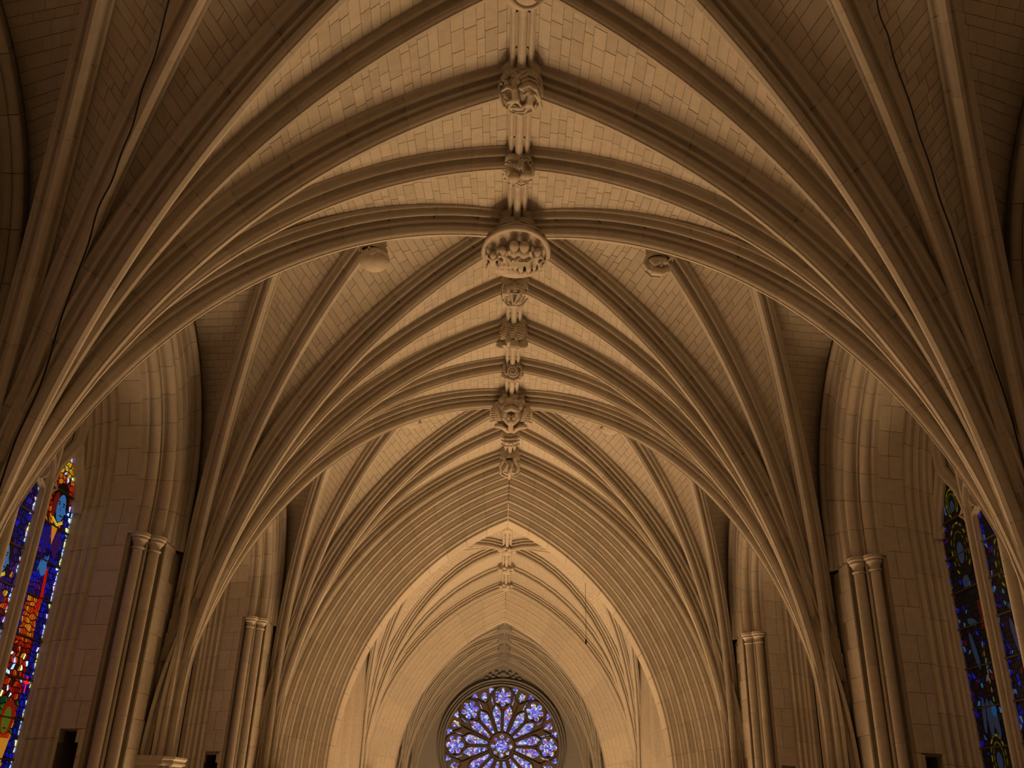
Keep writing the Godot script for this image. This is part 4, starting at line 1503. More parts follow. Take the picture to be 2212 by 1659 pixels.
	cv.fd.ell(cv.on(0.48, -0.25, 0.0), Vector3(0.10, 0.075, 0.08), 0.008)
	cv.fd.ell(cv.on(-0.38, 0.72, 0.0), Vector3(0.12, 0.07, 0.08), 0.008)
	for k in 6:
		cv.line([[-0.75 + 0.16 * k, 0.32 - 0.04 * k], [-0.55 + 0.16 * k, 0.42 - 0.03 * k], [-0.38 + 0.16 * k, 0.15 - 0.05 * k]], 0.06, 0.035, 0.08, 0.004)
	for k in 5:
		cv.line([[0.55 + 0.07 * k, 0.40 - 0.08 * k], [0.80, 0.25 - 0.13 * k], [0.92, -0.02 - 0.1 * k]], 0.06, 0.04, 0.06, 0.004)
	for k in 4:
		cv.line([[0.0, 0.55 - 0.12 * k], [0.2, 0.62 - 0.12 * k], [0.28, 0.35 - 0.12 * k]], 0.06, 0.04, 0.08, 0.004)
	cv.line([[-0.1, -0.75], [0.15, -0.9], [0.45, -0.8], [0.7, -0.55]], 0.07, 0.05, 0.03)
	cv.line([[0.1, -0.55], [0.35, -0.7], [0.6, -0.6]], 0.06, 0.05, 0.03)
	for k in 40:
		var a := TAU * k / 40.0
		if k % 2 == 0 or sin(a) > 0.2:
			cv.knob(cos(a) * rn(0.86, 0.96), sin(a) * rn(0.86, 0.96), rn(0.05, 0.085), 0.03)
	for k in 16:
		cv.knob(rn(0.2, 0.8), rn(0.5, 0.85) * 0.9, 0.06, 0.02)
	obj("carving", cv.fd.mesh(), M.carve, t)
	# the round boss of five figures
	t = boss_root(13.75, "large round rimmed boss crowded with five small standing figures reading a book")
	collar(t, 13.75, 0.46, 9.5)
	big_round(13.75, 9.10, 0.59, t)
	# draped cloth
	t = boss_root(15.65, "boss of draped cloth hanging in folds between leafy curls")
	collar(t, 15.65, 0.27, 9.46)
	cv = Carver.new(P(0, 9.36, 15.65), 0.28, 0.60, 0.012)
	cv.ball(0.80)
	cv.line([[-0.62, 0.15], [-0.5, 0.40], [0.0, 0.52], [0.5, 0.40], [0.60, 0.15]], 0.24, 0.24, -0.02)
	cv.line([[-0.30, 0.16], [-0.22, 0.12], [0.25, 0.10], [0.34, 0.18]], 0.06, 0.06, 0.12, 0.004)
	for q in [[-0.66, 0.1, -0.72, -0.45], [-0.3, 0.1, -0.16, -0.62], [-0.18, 0.1, -0.08, -0.64], [0.32, 0.08, 0.02, -0.62], [0.22, 0.08, -0.02, -0.6], [0.42, 0.0, 0.12, -0.66]]:
		cv.line([[q[0], q[1]], [q[2], q[3]]], 0.07, 0.045, 0.0, 0.004)
	cv.line([[0.5, -0.1], [0.35, -0.45], [0.1, -0.68]], 0.12, 0.08, 0.0)
	cv.line([[-0.8, 0.35], [-0.66, 0.74], [-0.3, 0.85], [0.0, 0.72]], 0.09, 0.06, 0.05, 0.005)
	cv.line([[0.9, -0.3], [0.55, -0.72], [0.1, -0.9]], 0.08, 0.08)
	cv.line([[0.85, -0.5], [0.62, -0.85], [0.3, -0.95]], 0.06, 0.05)
	cv.line([[-0.8, -0.45], [-0.5, -0.78], [-0.1, -0.9], [0.2, -0.88]], 0.10, 0.09)
	cv.fd.ell(cv.on(-0.05, -0.8, 0.0), Vector3(0.09, 0.045, 0.06), 0.008)
	for k in 22:
		cv.knob(rn(0.3, 0.95) * 0.9, rn(0.35, 0.9) * 0.9, rn(0.05, 0.075), 0.02)
	for k in 8:
		cv.knob(-0.93 + 0.01 * k, 0.1 - 0.06 * k, 0.05, 0.04)
	obj("carving", cv.fd.mesh(), M.carve, t)
	# wavy hair and wings
	t = boss_root(17.5, "boss of wavy hair above a small face and two feathered wings")
	collar(t, 17.5, 0.32, 9.46)
	cv = Carver.new(P(0, 9.42, 17.5), 0.33, 0.53, 0.014, 1.75)
	cv.ball(0.86)
	for k in 9:
		var b := 0.95 - 0.14 * k
		var m := sqrt(maxf(0.05, 1.0 - b * b)) * 0.95
		var p := []
		for i in 13:
			var f := i / 12.0
			p.append([lerpf(-m, m, f), b + 0.05 * sin(f * 19.0 + k * 0.5) - 0.12 * (2.0 * f - 1.0) * (2.0 * f - 1.0)])
		cv.line(p, 0.06, 0.06, 0.0, 0.003)
	cv.fd.ell(cv.on(-0.30, -0.30, 0.05), Vector3(0.06, 0.10, 0.06), 0.008)
	cv.fd.ell(cv.on(0.05, -0.55, 0.05), Vector3(0.10, 0.13, 0.10), 0.01)
	cv.line([[0.12, -0.12], [0.2, -0.3], [0.12, -0.42]], 0.09, 0.07, 0.06, 0.006)
	cv.fd.ell(cv.on(-0.72, -0.62, 0.12), Vector3(0.11, 0.10, 0.06), 0.008)
	cv.fd.ell(cv.on(0.58, -0.50, 0.10), Vector3(0.12, 0.13, 0.06), 0.008)
	for k in 5:
		cv.line([[-0.75 + 0.07 * k, -0.6], [-0.62 + 0.07 * k, -0.95]], 0.06, 0.03, 0.12, 0.003)
		cv.line([[0.42 + 0.09 * k, -0.5], [0.40 + 0.07 * k, -0.98]], 0.06, 0.03, 0.12, 0.003)
	cv.line([[-0.1, -0.85], [0.15, -1.0], [0.35, -0.9]], 0.10, 0.06)
	obj("carving", cv.fd.mesh(), M.carve, t)
	# spiral scroll
	t = boss_root(19.47, "boss with a coiled spiral scroll above a smooth curved body")
	collar(t, 19.47, 0.25, 9.52)
	cv = Carver.new(P(0, 9.46, 19.47), 0.27, 0.49, 0.012)
	cv.ball(0.80)
	var sp := []
	for i in 30:
		var a := i * 0.42
		sp.append([cos(a) * (0.08 + 0.0145 * i) + 0.03, 0.12 + sin(a) * (0.08 + 0.0145 * i)])
	cv.line(sp, 0.05, 0.10, 0.06, 0.003)
	cv.line([[-0.85, -0.35], [-0.5, -0.55], [0.1, -0.72], [0.6, -0.55], [0.88, -0.25]], 0.2, 0.16, -0.03)
	cv.line([[0.75, 0.5], [0.78, 0.1], [0.7, -0.3]], 0.14, 0.14, 0.0)
	cv.line([[-0.7, 0.6], [-0.7, 0.1], [-0.55, -0.15]], 0.15, 0.13, 0.0)
	cv.line([[-0.95, 0.0], [-0.85, -0.2]], 0.1, 0.1)
	cv.line([[-0.4, -0.85], [0.1, -0.95], [0.5, -0.85]], 0.05, 0.05)
	for k in 12:
		cv.knob(rn(0.3, 0.8), rn(0.6, 0.85) * 0.8, 0.07, 0.0)
	obj("carving", cv.fd.mesh(), M.carve, t)
	# winged head with scales
	t = boss_root(21.5, "large boss of cloud scales above a winged head with feathered collars")
	collar(t, 21.5, 0.46, 9.5)
	cv = Carver.new(P(0, 9.28, 21.5), 0.58, 0.42, 0.022, 1.45)
	cv.ball(0.84)
	for q in [[-0.45, 0.55, 0.2], [-0.12, 0.5, 0.22], [0.22, 0.48, 0.17], [0.5, 0.5, 0.18], [-0.7, 0.35, 0.16], [0.75, 0.35, 0.15], [-0.3, 0.3, 0.14], [0.42, 0.28, 0.16], [-0.55, 0.22, 0.14], [0.1, 0.75, 0.2], [-0.3, 0.78, 0.17], [0.5, 0.75, 0.16]]:
		cv.fd.ell(cv.on(q[0], q[1], -0.10), Vector3.ONE * q[2] * 0.58 * 0.95, 0.005)
	cv.line([[-0.25, -0.05], [-0.28, -0.25], [-0.12, -0.42], [0.12, -0.42], [0.28, -0.25], [0.25, -0.05]], 0.10, 0.10, 0.06)
	cv.line([[-0.25, 0.08], [0.0, 0.18], [0.25, 0.08]], 0.12, 0.12, 0.05)
	cv.fd.ell(cv.on(-0.1, -0.2, 0.02), Vector3(0.06, 0.08, 0.06))
	cv.fd.ell(cv.on(0.12, -0.2, 0.02), Vector3(0.06, 0.08, 0.06))
	cv.line([[0.0, -0.38], [0.0, -0.75]], 0.12, 0.13, 0.06)
	for k in 8:
		var a := -0.5 + 0.17 * k
		for e in [-1.0, 1.0]:
			cv.line([[e * (0.42 + 0.02 * k), a * 0.4 - 0.12], [e * (0.68 + 0.02 * k), a * 0.55 - 0.1], [e * (0.88 - 0.02 * absf(k - 4)), a * 0.62 - 0.1]], 0.045, 0.035, 0.04, 0.003)
			cv.knob(e * 0.86, a * 0.6 - 0.12, 0.07, 0.02)
	for e in [-1.0, 1.0]:
		cv.line([[e * 0.62, -0.62], [e * 0.4, -0.62], [e * 0.12, -0.85]], 0.12, 0.10, 0.0)
		cv.line([[e * 0.48, -0.58], [e * 0.2, -0.68]], 0.06, 0.05, 0.05)
	obj("carving", cv.fd.mesh(), M.carve, t)
	# coiled ribbon
	t = boss_root(23.53, "small boss of coiled ribbon just below the winged head")
	collar(t, 23.53, 0.24, 9.42)
	cv = Carver.new(P(0, 9.29, 23.53), 0.27, 0.38, 0.013)
	cv.ball(0.72)
	for k in 4:
		var b := 0.6 - 0.36 * k
		cv.line([[-0.85, b + 0.12], [-0.5, b - 0.10], [0.0, b - 0.14], [0.5, b - 0.06], [0.85, b + 0.14]], 0.10, 0.12, 0.05, 0.004)
	cv.line([[-0.1, -0.35], [0.1, -0.25], [0.25, -0.4], [0.1, -0.6], [-0.1, -0.5]], 0.08, 0.06, 0.12, 0.004)
	for k in 5:
		cv.line([[-0.5 + 0.25 * k, 0.85], [-0.45 + 0.25 * k, 0.5]], 0.06, 0.05, 0.02, 0.004)
	obj("carving", cv.fd.mesh(), M.carve, t)
	# entwined figures
	t = boss_root(25.5, "boss of entwined carved figures right before the near great arch")
	collar(t, 25.5, 0.32, 9.40)
	cv = Carver.new(P(0, 9.20, 25.5), 0.36, 0.35, 0.015)
	cv.ball(0.72)
	cv.fd.ell(cv.on(0.42, 0.62, 0.05), Vector3.ONE * 0.075)
	cv.fd.ell(cv.on(-0.45, 0.68, 0.05), Vector3.ONE * 0.07)
	cv.line([[0.5, 0.45], [0.7, 0.1], [0.6, -0.3]], 0.16, 0.14, 0.0)
	cv.line([[-0.5, 0.5], [-0.75, 0.1], [-0.7, -0.4]], 0.13, 0.11, 0.0)
	cv.line([[-0.3, 0.45], [-0.15, 0.15], [-0.4, -0.25]], 0.09, 0.12, 0.06)
	cv.line([[0.2, 0.25], [0.15, -0.1], [0.0, -0.45], [0.0, -0.9]], 0.14, 0.12, 0.04)
	cv.line([[0.75, -0.15], [0.4, -0.45], [0.1, -0.4]], 0.10, 0.08, 0.05)
	cv.line([[0.8, -0.45], [0.45, -0.7], [0.1, -0.6]], 0.09, 0.07, 0.05)
	cv.line([[-0.75, -0.5], [-0.4, -0.75], [0.0, -0.85]], 0.12, 0.09, 0.0)
	obj("carving", cv.fd.mesh(), M.carve, t)
	# side bosses on the cross ridge
	for sg in [-1.0, 1.0]:
		var lr := "left" if sg < 0 else "right"
		t = thing("roof_boss", "smooth shield shaped side boss with a notched rim, left of the round figure boss" if sg < 0 else "side boss of a crouching carved figure, right of the round figure boss", "roof boss", P(sg * 2.6, 9.0, 13.75), "small bosses on the cross ridge")
		cv = Carver.new(P(sg * 2.56, 8.92, 13.75), 0.27, 0.62, 0.013)
		if sg < 0:
			cv.fd.ell(P(-2.56, 8.86, 13.75), Vector3(0.27, 0.22, 0.25), 0.02)
			cv.line([[-0.85, 0.35], [-0.4, 0.45], [-0.05, 0.25], [0.3, 0.45], [0.75, 0.3], [0.92, 0.05]], 0.07, 0.06, 0.0, 0.01)
			cv.line([[-0.85, 0.35], [-0.75, -0.2], [-0.4, -0.7], [0.0, -0.9], [0.45, -0.7], [0.92, 0.05]], 0.05, 0.05, -0.02, 0.01)
			cv.fd.ell(P(-2.50, 9.12, 13.6), Vector3(0.11, 0.12, 0.11))
			cv.knob(0.7, 0.75, 0.12, 0.0)
			cv.knob(-0.25, 0.62, 0.10, 0.0)
		else:
			cv.ball(0.72)
			cv.line([[-0.2, -0.35], [0.2, -0.4], [0.55, -0.3]], 0.26, 0.22, 0.0)
			cv.line([[0.6, 0.2], [0.75, -0.1], [0.62, -0.35]], 0.13, 0.15, 0.0)
			cv.line([[-0.75, 0.5], [-0.85, 0.1], [-0.6, -0.25], [-0.3, -0.3]], 0.12, 0.10, 0.02)
			cv.line([[-0.5, 0.35], [-0.25, 0.1], [0.05, 0.25]], 0.13, 0.10, 0.04)
			cv.line([[0.1, 0.4], [0.15, 0.05]], 0.10, 0.09, 0.06)
			cv.fd.ell(cv.on(0.35, 0.3, 0.0), Vector3(0.07, 0.06, 0.06))
			cv.line([[-0.75, -0.45], [-0.4, -0.75], [0.1, -0.75]], 0.10, 0.09, 0.0)
		obj("carving", cv.fd.mesh(), M.carve, t)
		var nk := MB.new()
		nk.lathe(P(sg * 2.6, 9.0, 13.75), [Vector2(0.24, 0.0), Vector2(0.27, 0.05), Vector2(0.22, 0.1), Vector2(0.24, 0.4)], 20)
		obj("collar", nk, M.rib, t)
		small_boss_at(sg * 2.6, 21.5, "small plain side boss %s of the winged head boss" % lr)

func small_boss_at(x: float, z: float, label: String) -> void:
	var t := thing("roof_boss", label, "roof boss", P(x, 9.0, z), "small bosses on the cross ridge")
	var mb := MB.new()
	mb.ellipsoid(P(x, 8.95, z), Vector3(0.25, 0.2, 0.25), 16)
	obj("carving", mb, M.carve, t)
	for k in 8:
		var a := TAU * k / 8.0
		var lf := MB.new()
		lf.ellipsoid(P(x + cos(a) * 0.2, 8.9, z + sin(a) * 0.2), Vector3(0.09, 0.08, 0.09), 8)
		obj("leaf", lf, M.carve, t)

func big_round(z: float, y: float, r: float, t: Node) -> void:
	var dir := Vector3(0, -sin(1.34), cos(1.34))   # the disc looks down and a little towards the viewer
	var up := Vector3(0, cos(1.34), sin(1.34))
	var rt := Vector3(1, 0, 0)
	var c := P(0, y, z)
	var cone := MB.new()
	var n := 40
	var lv := [[1.0, 0.0], [1.02, 0.05], [0.96, 0.12], [0.92, 0.22], [0.82, 0.34], [0.66, 0.46]]
	for i in lv.size() - 1:
		for k in n:
			var q := []
			for e in [[i, k], [i, k + 1], [i + 1, k + 1], [i + 1, k]]:
				var a: float = TAU * e[1] / n
				var wob: float = 1.0 + (0.02 * sin(a * 7.0 + e[0] * 2.0) if e[0] > 1 else 0.0)
				q.append(c + (rt * cos(a) + up * sin(a)) * r * lv[e[0]][0] * wob - dir * lv[e[0]][1] * 0.9)
			cone.flat(q[0], q[1], q[2], q[3], (q[0] + q[2]) * 0.5 - c + dir * 0.2)
	obj("bell", cone, M.carve, t)
	for j in 3:
		var wave := []
		for i in 31:
			var a := lerpf(0.25, PI - 0.25, i / 30.0)
			var s := 0.95 - 0.08 * j
			wave.append(c + (rt * cos(a) + up * sin(a)) * r * (s + 0.02 * sin(a * 9.0 + j * 2.0)) - dir * (0.16 + 0.12 * j))
		var wm := MB.new()
		wm.tube(wave, 0.018, 7)
		obj("cloud_fold", wm, M.carve, t)
	var disc := MB.new()
	for k in n:
		var a0 := TAU * k / n
		var a1 := TAU * (k + 1) / n
		disc.tri(c - dir * 0.06, c - dir * 0.06 + (rt * cos(a0) + up * sin(a0)) * r * 0.95, c - dir * 0.06 + (rt * cos(a1) + up * sin(a1)) * r * 0.95, dir, dir, dir)
	obj("disc", disc, M.carve, t)
	var ring := []
	for i in 41:
		var a := TAU * i / 40.0
		ring.append(c + (rt * cos(a) + up * sin(a)) * r)
	var rm := MB.new()
	rm.tube(ring, 0.045, 10)
	obj("rim", rm, M.carve, t)
	# figures: [a, b of head, height, lean, skirt, arm raised]
	for f in [[-0.70, 0.02, 0.56, -0.05, 1, 1], [-0.40, 0.22, 0.60, 0.10, 0, 1], [-0.06, 0.42, 0.80, -0.03, 1, 0], [0.25, 0.40, 0.84, 0.04, 0, 0], [0.66, 0.20, 0.60, 0.02, 0, -1]]:
		var h: float = f[2] * r
		var at := func(x: float, v: float, o: float) -> Vector3: return c + rt * (f[0] * r + x * h + f[3] * v * h) + up * (f[1] * r - v * h) + dir * (o * 1.3)
		var fd := Field.new(at.call(0.0, 0.55, 0.08), h * 1.08, h * 1.08 / 26.0)
		fd.ell(at.call(0.0, 0.0, 0.08), Vector3.ONE * h * 0.18, 0.01)
		fd.ell(at.call(0.0, -0.05, 0.075), Vector3(0.188, 0.175, 0.185) * h, 0.006)         # hair
		fd.ell(at.call(0.0, 0.09, 0.08 + h * 0.13), Vector3(0.03, 0.04, 0.05) * h, 0.006)    # nose
		fd.ell(at.call(-0.06, 0.04, 0.08 + h * 0.125), Vector3(0.03, 0.025, 0.025) * h, 0.004)
		fd.ell(at.call(0.06, 0.04, 0.08 + h * 0.125), Vector3(0.03, 0.025, 0.025) * h, 0.004)
		fd.capsule(at.call(0.0, 0.15, 0.06), at.call(0.0, 0.28, 0.06), h * 0.08, h * 0.10, 0.01)
		fd.capsule(at.call(-0.10, 0.32, 0.06), at.call(0.10, 0.32, 0.06), h * 0.13, h * 0.13, 0.02)
		fd.capsule(at.call(0.0, 0.36, 0.06), at.call(0.0, 0.62, 0.06), h * 0.19, h * 0.165, 0.02)
		for s in [-1.0, 1.0]:
			var el: Vector3 = at.call(0.32 * s, 0.50, 0.09)
			var hd: Vector3 = at.call(0.10 * s, 0.56, 0.13)
			if int(s) == int(f[5]) or (f[5] == 1 and s < 0.0 and f[4] == 1):
				el = at.call(0.33 * s, 0.22, 0.08)
				hd = at.call(0.36 * s, -0.10, 0.10)
			fd.capsule(at.call(0.2 * s, 0.30, 0.06), el, h * 0.095, h * 0.075, 0.01)
			fd.capsule(el, hd, h * 0.075, h * 0.055, 0.01)
			fd.ell(hd, Vector3.ONE * h * 0.08, 0.008)
		if f[4] == 1:
			for k in 6:
				fd.capsule(at.call(-0.13 + 0.052 * k, 0.60, 0.06), at.call(-0.30 + 0.12 * k, 1.08 + 0.02 * (k % 2), 0.06), h * 0.065, h * 0.085, 0.006)
			for s in [-1.0, 1.0]:
				fd.capsule(at.call(0.10 * s, 1.08, 0.05), at.call(0.11 * s, 1.26, 0.06), h * 0.075, h * 0.065, 0.008)
		else:
			fd.capsule(at.call(-0.12, 0.62, 0.06), at.call(0.12, 0.62, 0.06), h * 0.13, h * 0.13, 0.01)
			for s in [-1.0, 1.0]:
				fd.capsule(at.call(0.11 * s, 0.66, 0.06), at.call(0.15 * s, 0.97, 0.09), h * 0.135, h * 0.11, 0.01)
				fd.capsule(at.call(0.15 * s, 0.97, 0.09), at.call(0.14 * s, 1.28, 0.05), h * 0.11, h * 0.085, 0.01)
				fd.ell(at.call(0.16 * s, 1.32, 0.08), Vector3(0.08, 0.07, 0.11) * h, 0.01)
		obj("figure", fd.mesh(), M.carve, t)
	var bk := MB.new()
	var bc := c + rt * 0.10 * r - up * 0.06 * r + dir * 0.20
	bk.flat(bc, bc + rt * 0.16 + up * 0.03 + dir * 0.03, bc + rt * 0.15 - up * 0.06 + dir * 0.05, bc - up * 0.09 + dir * 0.02, dir)
	bk.flat(bc, bc - rt * 0.16 + up * 0.03 + dir * 0.03, bc - rt * 0.15 - up * 0.06 + dir * 0.05, bc - up * 0.09 + dir * 0.02, dir)
	obj("open_book", bk, M.carve, t)
	var lower := Field.new(c - up * r * 0.75 + dir * 0.02, r * 0.85, r * 0.85 / 26.0)
	for q in [[-0.42, -0.62, 0.30], [-0.2, -0.78, 0.26], [0.12, -0.88, 0.18], [0.42, -0.80, 0.16], [-0.02, -0.82, 0.22], [-0.32, -0.35, 0.22]]:
		lower.ell(c + rt * q[0] * r + up * q[1] * r + dir * 0.02, Vector3(q[2] * 1.1, q[2] * 0.45, q[2] * 0.8) * r, 0.03)
	lower.capsule(c + rt * -0.7 * r - up * 0.66 * r, c + rt * 0.0 * r - up * 0.98 * r, 0.03, 0.04)
	lower.capsule(c + rt * 0.7 * r - up * 0.68 * r, c + rt * 0.0 * r - up * 0.98 * r, 0.025, 0.04)
	obj("ground_cloth", lower.mesh(), M.carve, t)

# ================================================================ rose window
func build_rose() -> void:
	var zr := 69.0
	var cy := 3.72
	var cx := 0.03
	slab("wall_end", P(-7.0, -25, zr + 0.02), P(7.0, 10.6, zr + 0.6), M.grey, "end wall of the far arm around the rose window", "wall")
	var t := thing("window_7", "round rose window of violet and blue glass petals at the far end", "window", P(cx, cy - 4.4, zr), "", "structure")
	var out := Vector3(0, 0, 1)
	var at := func(c: Vector2) -> Vector3: return P(cx + c.x * 0.945, cy + c.y * 0.945, zr - 0.10)
	var glassat := func(c: Vector2) -> Vector3: return P(cx + c.x * 0.945, cy + c.y * 0.945, zr - 0.125)
	var plate := MB.new()
	fill(plate, lens_shape(Vector2.ZERO, 4.42, 4.42, 0, 64), at, out)
	obj("tracery_plate", plate, M.rosestone, t)
	for e in [[4.42, 0.09, 0.24], [4.62, 0.07, 0.16], [4.82, 0.08, 0.28]]:
		var ring := []
		for i in 73:
			ring.append(Vector2(sin(TAU * i / 72.0), cos(TAU * i / 72.0)) * e[0])
		obj("outer_moulding", bar_sweep(ring, at, out, e[1], e[2]), M.grey, t)
	var blues := [Color(0.42, 0.38, 0.86), Color(0.52, 0.52, 0.90), Color(0.36, 0.40, 0.80), Color(0.62, 0.66, 0.94), Color(0.58, 0.50, 0.88), Color(0.78, 0.82, 0.95), Color(0.40, 0.58, 0.84), Color(0.30, 0.28, 0.75)]
	var mixed := [Color(0.85, 0.76, 0.50), Color(0.72, 0.30, 0.42), Color(0.80, 0.82, 0.86), Color(0.42, 0.25, 0.45), Color(0.55, 0.70, 0.74), Color(0.38, 0.28, 0.52), Color(0.2, 0.18, 0.42)]
	var e := 1.15
	var pick := func(share: float) -> Material:
		return glow(blues[rng.randi() % blues.size()], e) if rng.randf() < share else glow(mixed[rng.randi() % mixed.size()], e)
	var panel := func(poly: PackedVector2Array, cell: float, share: float, called: String, parent: Node) -> void:
		var by := {}
		mosaic(by, poly, cell, cell, 0.012, func(_c: Vector2) -> Variant: return pick.call(share), glassat, out)
		if not by.is_empty():
			obj_multi(called, by, parent)
	var dirv := func(a: float) -> Vector2: return Vector2(sin(a), cos(a))
	# hub
	var hub := []
	for i in 37:
		hub.append(dirv.call(TAU * i / 36.0) * 0.92)
	obj("hub_ring", bar_sweep(hub, at, out, 0.09, 0.2), M.rosestone, t)
	panel.call(lens_shape(Vector2.ZERO, 0.47, 0.47, 0), 0.12, 0.75, "hub_pane", t)
	for k in 8:
		panel.call(lens_shape(dirv.call(TAU * k / 8.0) * 0.66, 0.17 if k % 2 == 0 else 0.14, 0.17 if k % 2 == 0 else 0.14, 0), 0.12, 0.7, "hub_pane", t)
	for k in 8:
		var a0 := TAU * k / 8.0
		var d: Vector2 = dirv.call(a0)
		var rc := d * 3.52
		var ring := []
		for i in 33:
			ring.append(rc + dirv.call(TAU * i / 32.0) * 0.76)
		obj("roundel_ring", bar_sweep(ring, at, out, 0.08, 0.2), M.rosestone, t)
		panel.call(lens_shape(rc, 0.37, 0.37, 0, 20), 0.13, 0.75, "roundel_pane", t)
		for j in 6:
			panel.call(lens_shape(rc + dirv.call(a0 + TAU * j / 6.0) * 0.485, 0.20, 0.20, 0, 14), 0.14, 0.72, "roundel_pane", t)
		for s in [-1.0, 1.0]:
			# petals
			var a: float = a0 + s * deg_to_rad(10.6)
			var u: Vector2 = dirv.call(a)
			var v := Vector2(u.y, -u.x)
			var poly := PackedVector2Array()
			var outline := []
			var hp := [[1.06, 0.12], [1.5, 0.20], [2.0, 0.29], [2.3, 0.35], [2.5, 0.345], [2.68, 0.27], [2.85, 0.14], [3.02, 0.0]]
			for q in hp:
				poly.append(u * q[0] + v * q[1])
			for i in range(hp.size() - 2, -1, -1):
				poly.append(u * hp[i][0] - v * hp[i][1])
			for q in poly:
				outline.append(q)
			outline.append(poly[0])
			panel.call(poly, 0.125, 0.62, "petal_pane", t)
			obj("petal_frame", bar_sweep(outline, at, out, 0.055, 0.17), M.rosestone, t)
			# daggers beside the roundel
			var da: float = a0 + s * deg_to_rad(13.4)
			var du: Vector2 = dirv.call(da)
			var tv := Vector2(du.y, -du.x)
			panel.call(PackedVector2Array([du * 3.72 + tv * s * 0.02, du * 3.38 + tv * 0.10, du * 2.98 + tv * s * 0.03, du * 3.3 - tv * 0.10]), 0.12, 0.45, "dagger_pane", t)
			# corner triangles at the rim
			var ca: float = a0 + s * deg_to_rad(13.6)
			var cu: Vector2 = dirv.call(ca)
			var cv: Vector2 = Vector2(cu.y, -cu.x) * s
			for q in [[4.19, 0.02, 0.14], [4.13, -0.18, 0.12], [4.0, 0.06, 0.10]]:
				panel.call(lens_shape(cu * q[0] + cv * q[1], q[2], q[2], 0, 10), 0.2, 1.0, "rim_pane", t)
		# quatrefoil between the roundels
		var qa := a0 + TAU / 16.0
		var qc: Vector2 = dirv.call(qa) * 3.86
		for j in 4:
			panel.call(lens_shape(qc + dirv.call(qa + TAU * (j + 0.5) / 4.0) * 0.15, 0.14, 0.14, 0, 10), 0.12, 0.35, "quatrefoil_pane", t)
		panel.call(lens_shape(dirv.call(qa) * 3.55, 0.07, 0.16, -qa, 10), 0.12, 0.25, "quatrefoil_pane", t)
		# the long bars that part the big petals
		obj("spoke", bar_sweep([dirv.call(a0) * 0.98, dirv.call(a0) * 2.85], at, out, 0.06, 0.17), M.rosestone, t)
		obj("spoke", bar_sweep([dirv.call(qa) * 0.98, dirv.call(qa) * 3.0, dirv.call(qa) * 3.4], at, out, 0.07, 0.19), M.rosestone, t)
		for s in [-1.0, 1.0]:
			obj("arc_bar", bar_sweep([dirv.call(qa) * 3.2, dirv.call(qa - s * 0.09) * 3.45, dirv.call(qa - s * 0.16) * 3.85, dirv.call(qa - s * 0.24) * 4.2], at, out, 0.06, 0.18), M.rosestone, t)
	# carved foliage above the rose, and wall arch mouldings
	var fo := thing("carved_foliage", "low carved foliage crest on the wall above the rose window", "carving", P(0, cy + 4.9, zr))
	for q in [[0.0, 0.42, 0.20], [-0.28, 0.30, 0.17], [0.28, 0.30, 0.17], [-0.5, 0.52, 0.12], [0.5, 0.52, 0.12], [-0.75, 0.16, 0.18], [0.75, 0.16, 0.18], [-0.95, 0.34, 0.12], [0.95, 0.34, 0.12], [-1.2, 0.08, 0.14], [1.2, 0.08, 0.14], [0.0, 0.15, 0.2]]:
		var mb := MB.new()
		mb.ellipsoid(P(q[0], cy + 4.55 + q[1], zr - 0.06), Vector3(q[2] * 1.2, q[2] * 0.8, 0.14), 10)
		obj("leaf", mb, M.grey, fo)

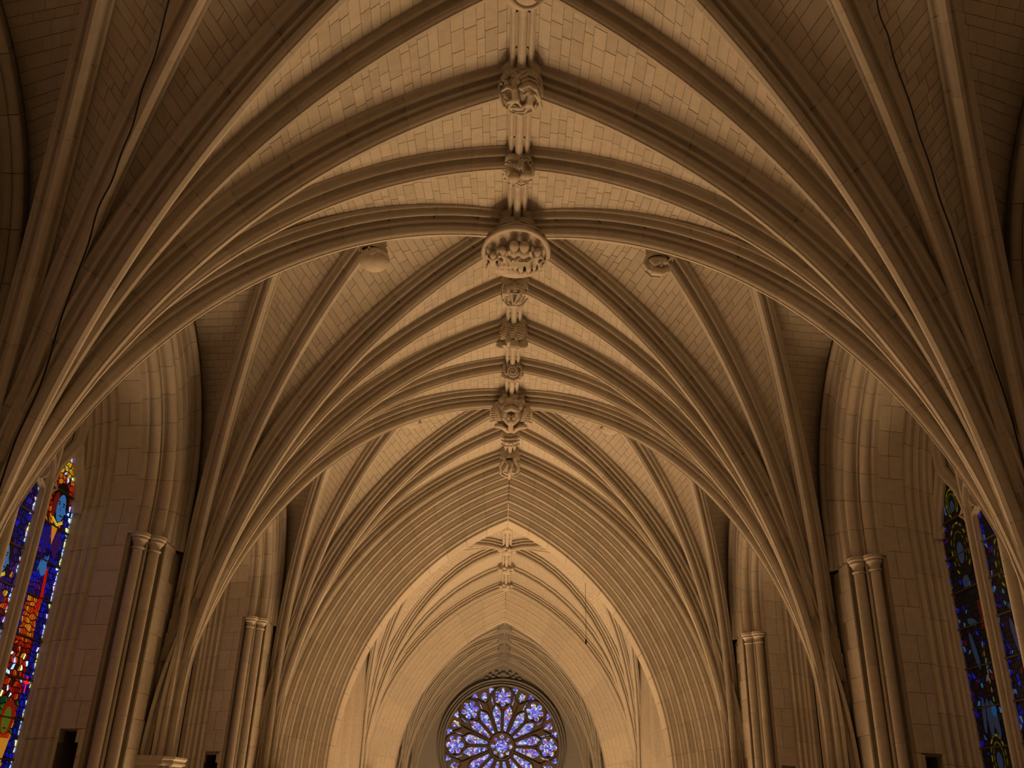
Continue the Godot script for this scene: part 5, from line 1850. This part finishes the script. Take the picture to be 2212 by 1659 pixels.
# ================================================================ cables
func build_cables() -> void:
	var rows := [
		["thin black cable hanging down across the left ribs", [[-3.652, 7.594, 6.70], [-3.647, 7.069, 6.70], [-3.641, 6.630, 6.70], [-3.679, 6.208, 6.70], [-3.678, 5.747, 6.70], [-3.717, 5.412, 6.70], [-3.734, 5.090, 6.70], [-3.792, 4.778, 6.70], [-3.793, 4.378, 6.70], [-3.826, 3.994, 6.70], [-3.854, 3.580, 6.70], [-3.857, 3.228, 6.70], [-3.879, 2.931, 6.70], [-3.920, 2.684, 6.70], [-3.949, 2.483, 6.70], [-3.965, 2.135, 6.70], [-3.976, 1.657, 6.70]]],
		["thin black cable hanging down across the right ribs", [[3.696, 7.901, 6.70], [3.685, 7.499, 6.70], [3.728, 7.209, 6.70], [3.741, 6.864, 6.70], [3.777, 6.560, 6.70], [3.811, 6.265, 6.70], [3.831, 5.921, 6.70], [3.876, 5.535, 6.70], [3.897, 5.163, 6.70], [3.943, 4.804, 6.70], [3.977, 4.314, 6.70], [4.024, 3.850, 6.70], [4.052, 3.494, 6.70], [4.087, 3.152, 6.70], [4.105, 2.822, 6.70], [4.113, 2.428, 6.70]]],
	]
	for row in rows:
		var pts := []
		for q in row[1]:
			pts.append(P(q[0], q[1], q[2]))
		var sm := []
		for i in pts.size() - 1:
			for k in 4:
				var p0: Vector3 = pts[maxi(0, i - 1)]
				var p3: Vector3 = pts[mini(pts.size() - 1, i + 2)]
				sm.append(pts[i].cubic_interpolate(pts[i + 1], p0, p3, k / 4.0))
		sm.append(pts[-1])
		var mb := MB.new()
		mb.tube(sm, 0.0078, 8)
		var o := obj("hanging_cable", mb, M.cable, self)
		tag(o, row[0], "cable", "black hanging cables")
	# two thin wires with little lamps in the crossing
	for e in [[3.05, 34.5, 9.2, 5.6, "left"], [5.1, 33.0, 8.2, 4.3, "right"]]:
		var t := thing("hanging_wire", "fine wire with small dark weights in the crossing, %s of the two" % e[4], "wire", P(e[0], e[3], e[1]), "fine wires in the crossing")
		var mb := MB.new()
		mb.tube([P(e[0], e[2], e[1]), P(e[0] + 0.01, (e[2] + e[3]) * 0.5, e[1]), P(e[0] + 0.03, e[3], e[1])], 0.008, 6)
		obj("wire", mb, M.cable, t)
		for y in [e[3], lerpf(e[3], e[2], 0.8)]:
			var w := MB.new()
			w.ellipsoid(P(e[0] + 0.02, y, e[1]), Vector3(0.035, 0.11, 0.035), 10)
			obj("weight", w, M.cable, t)
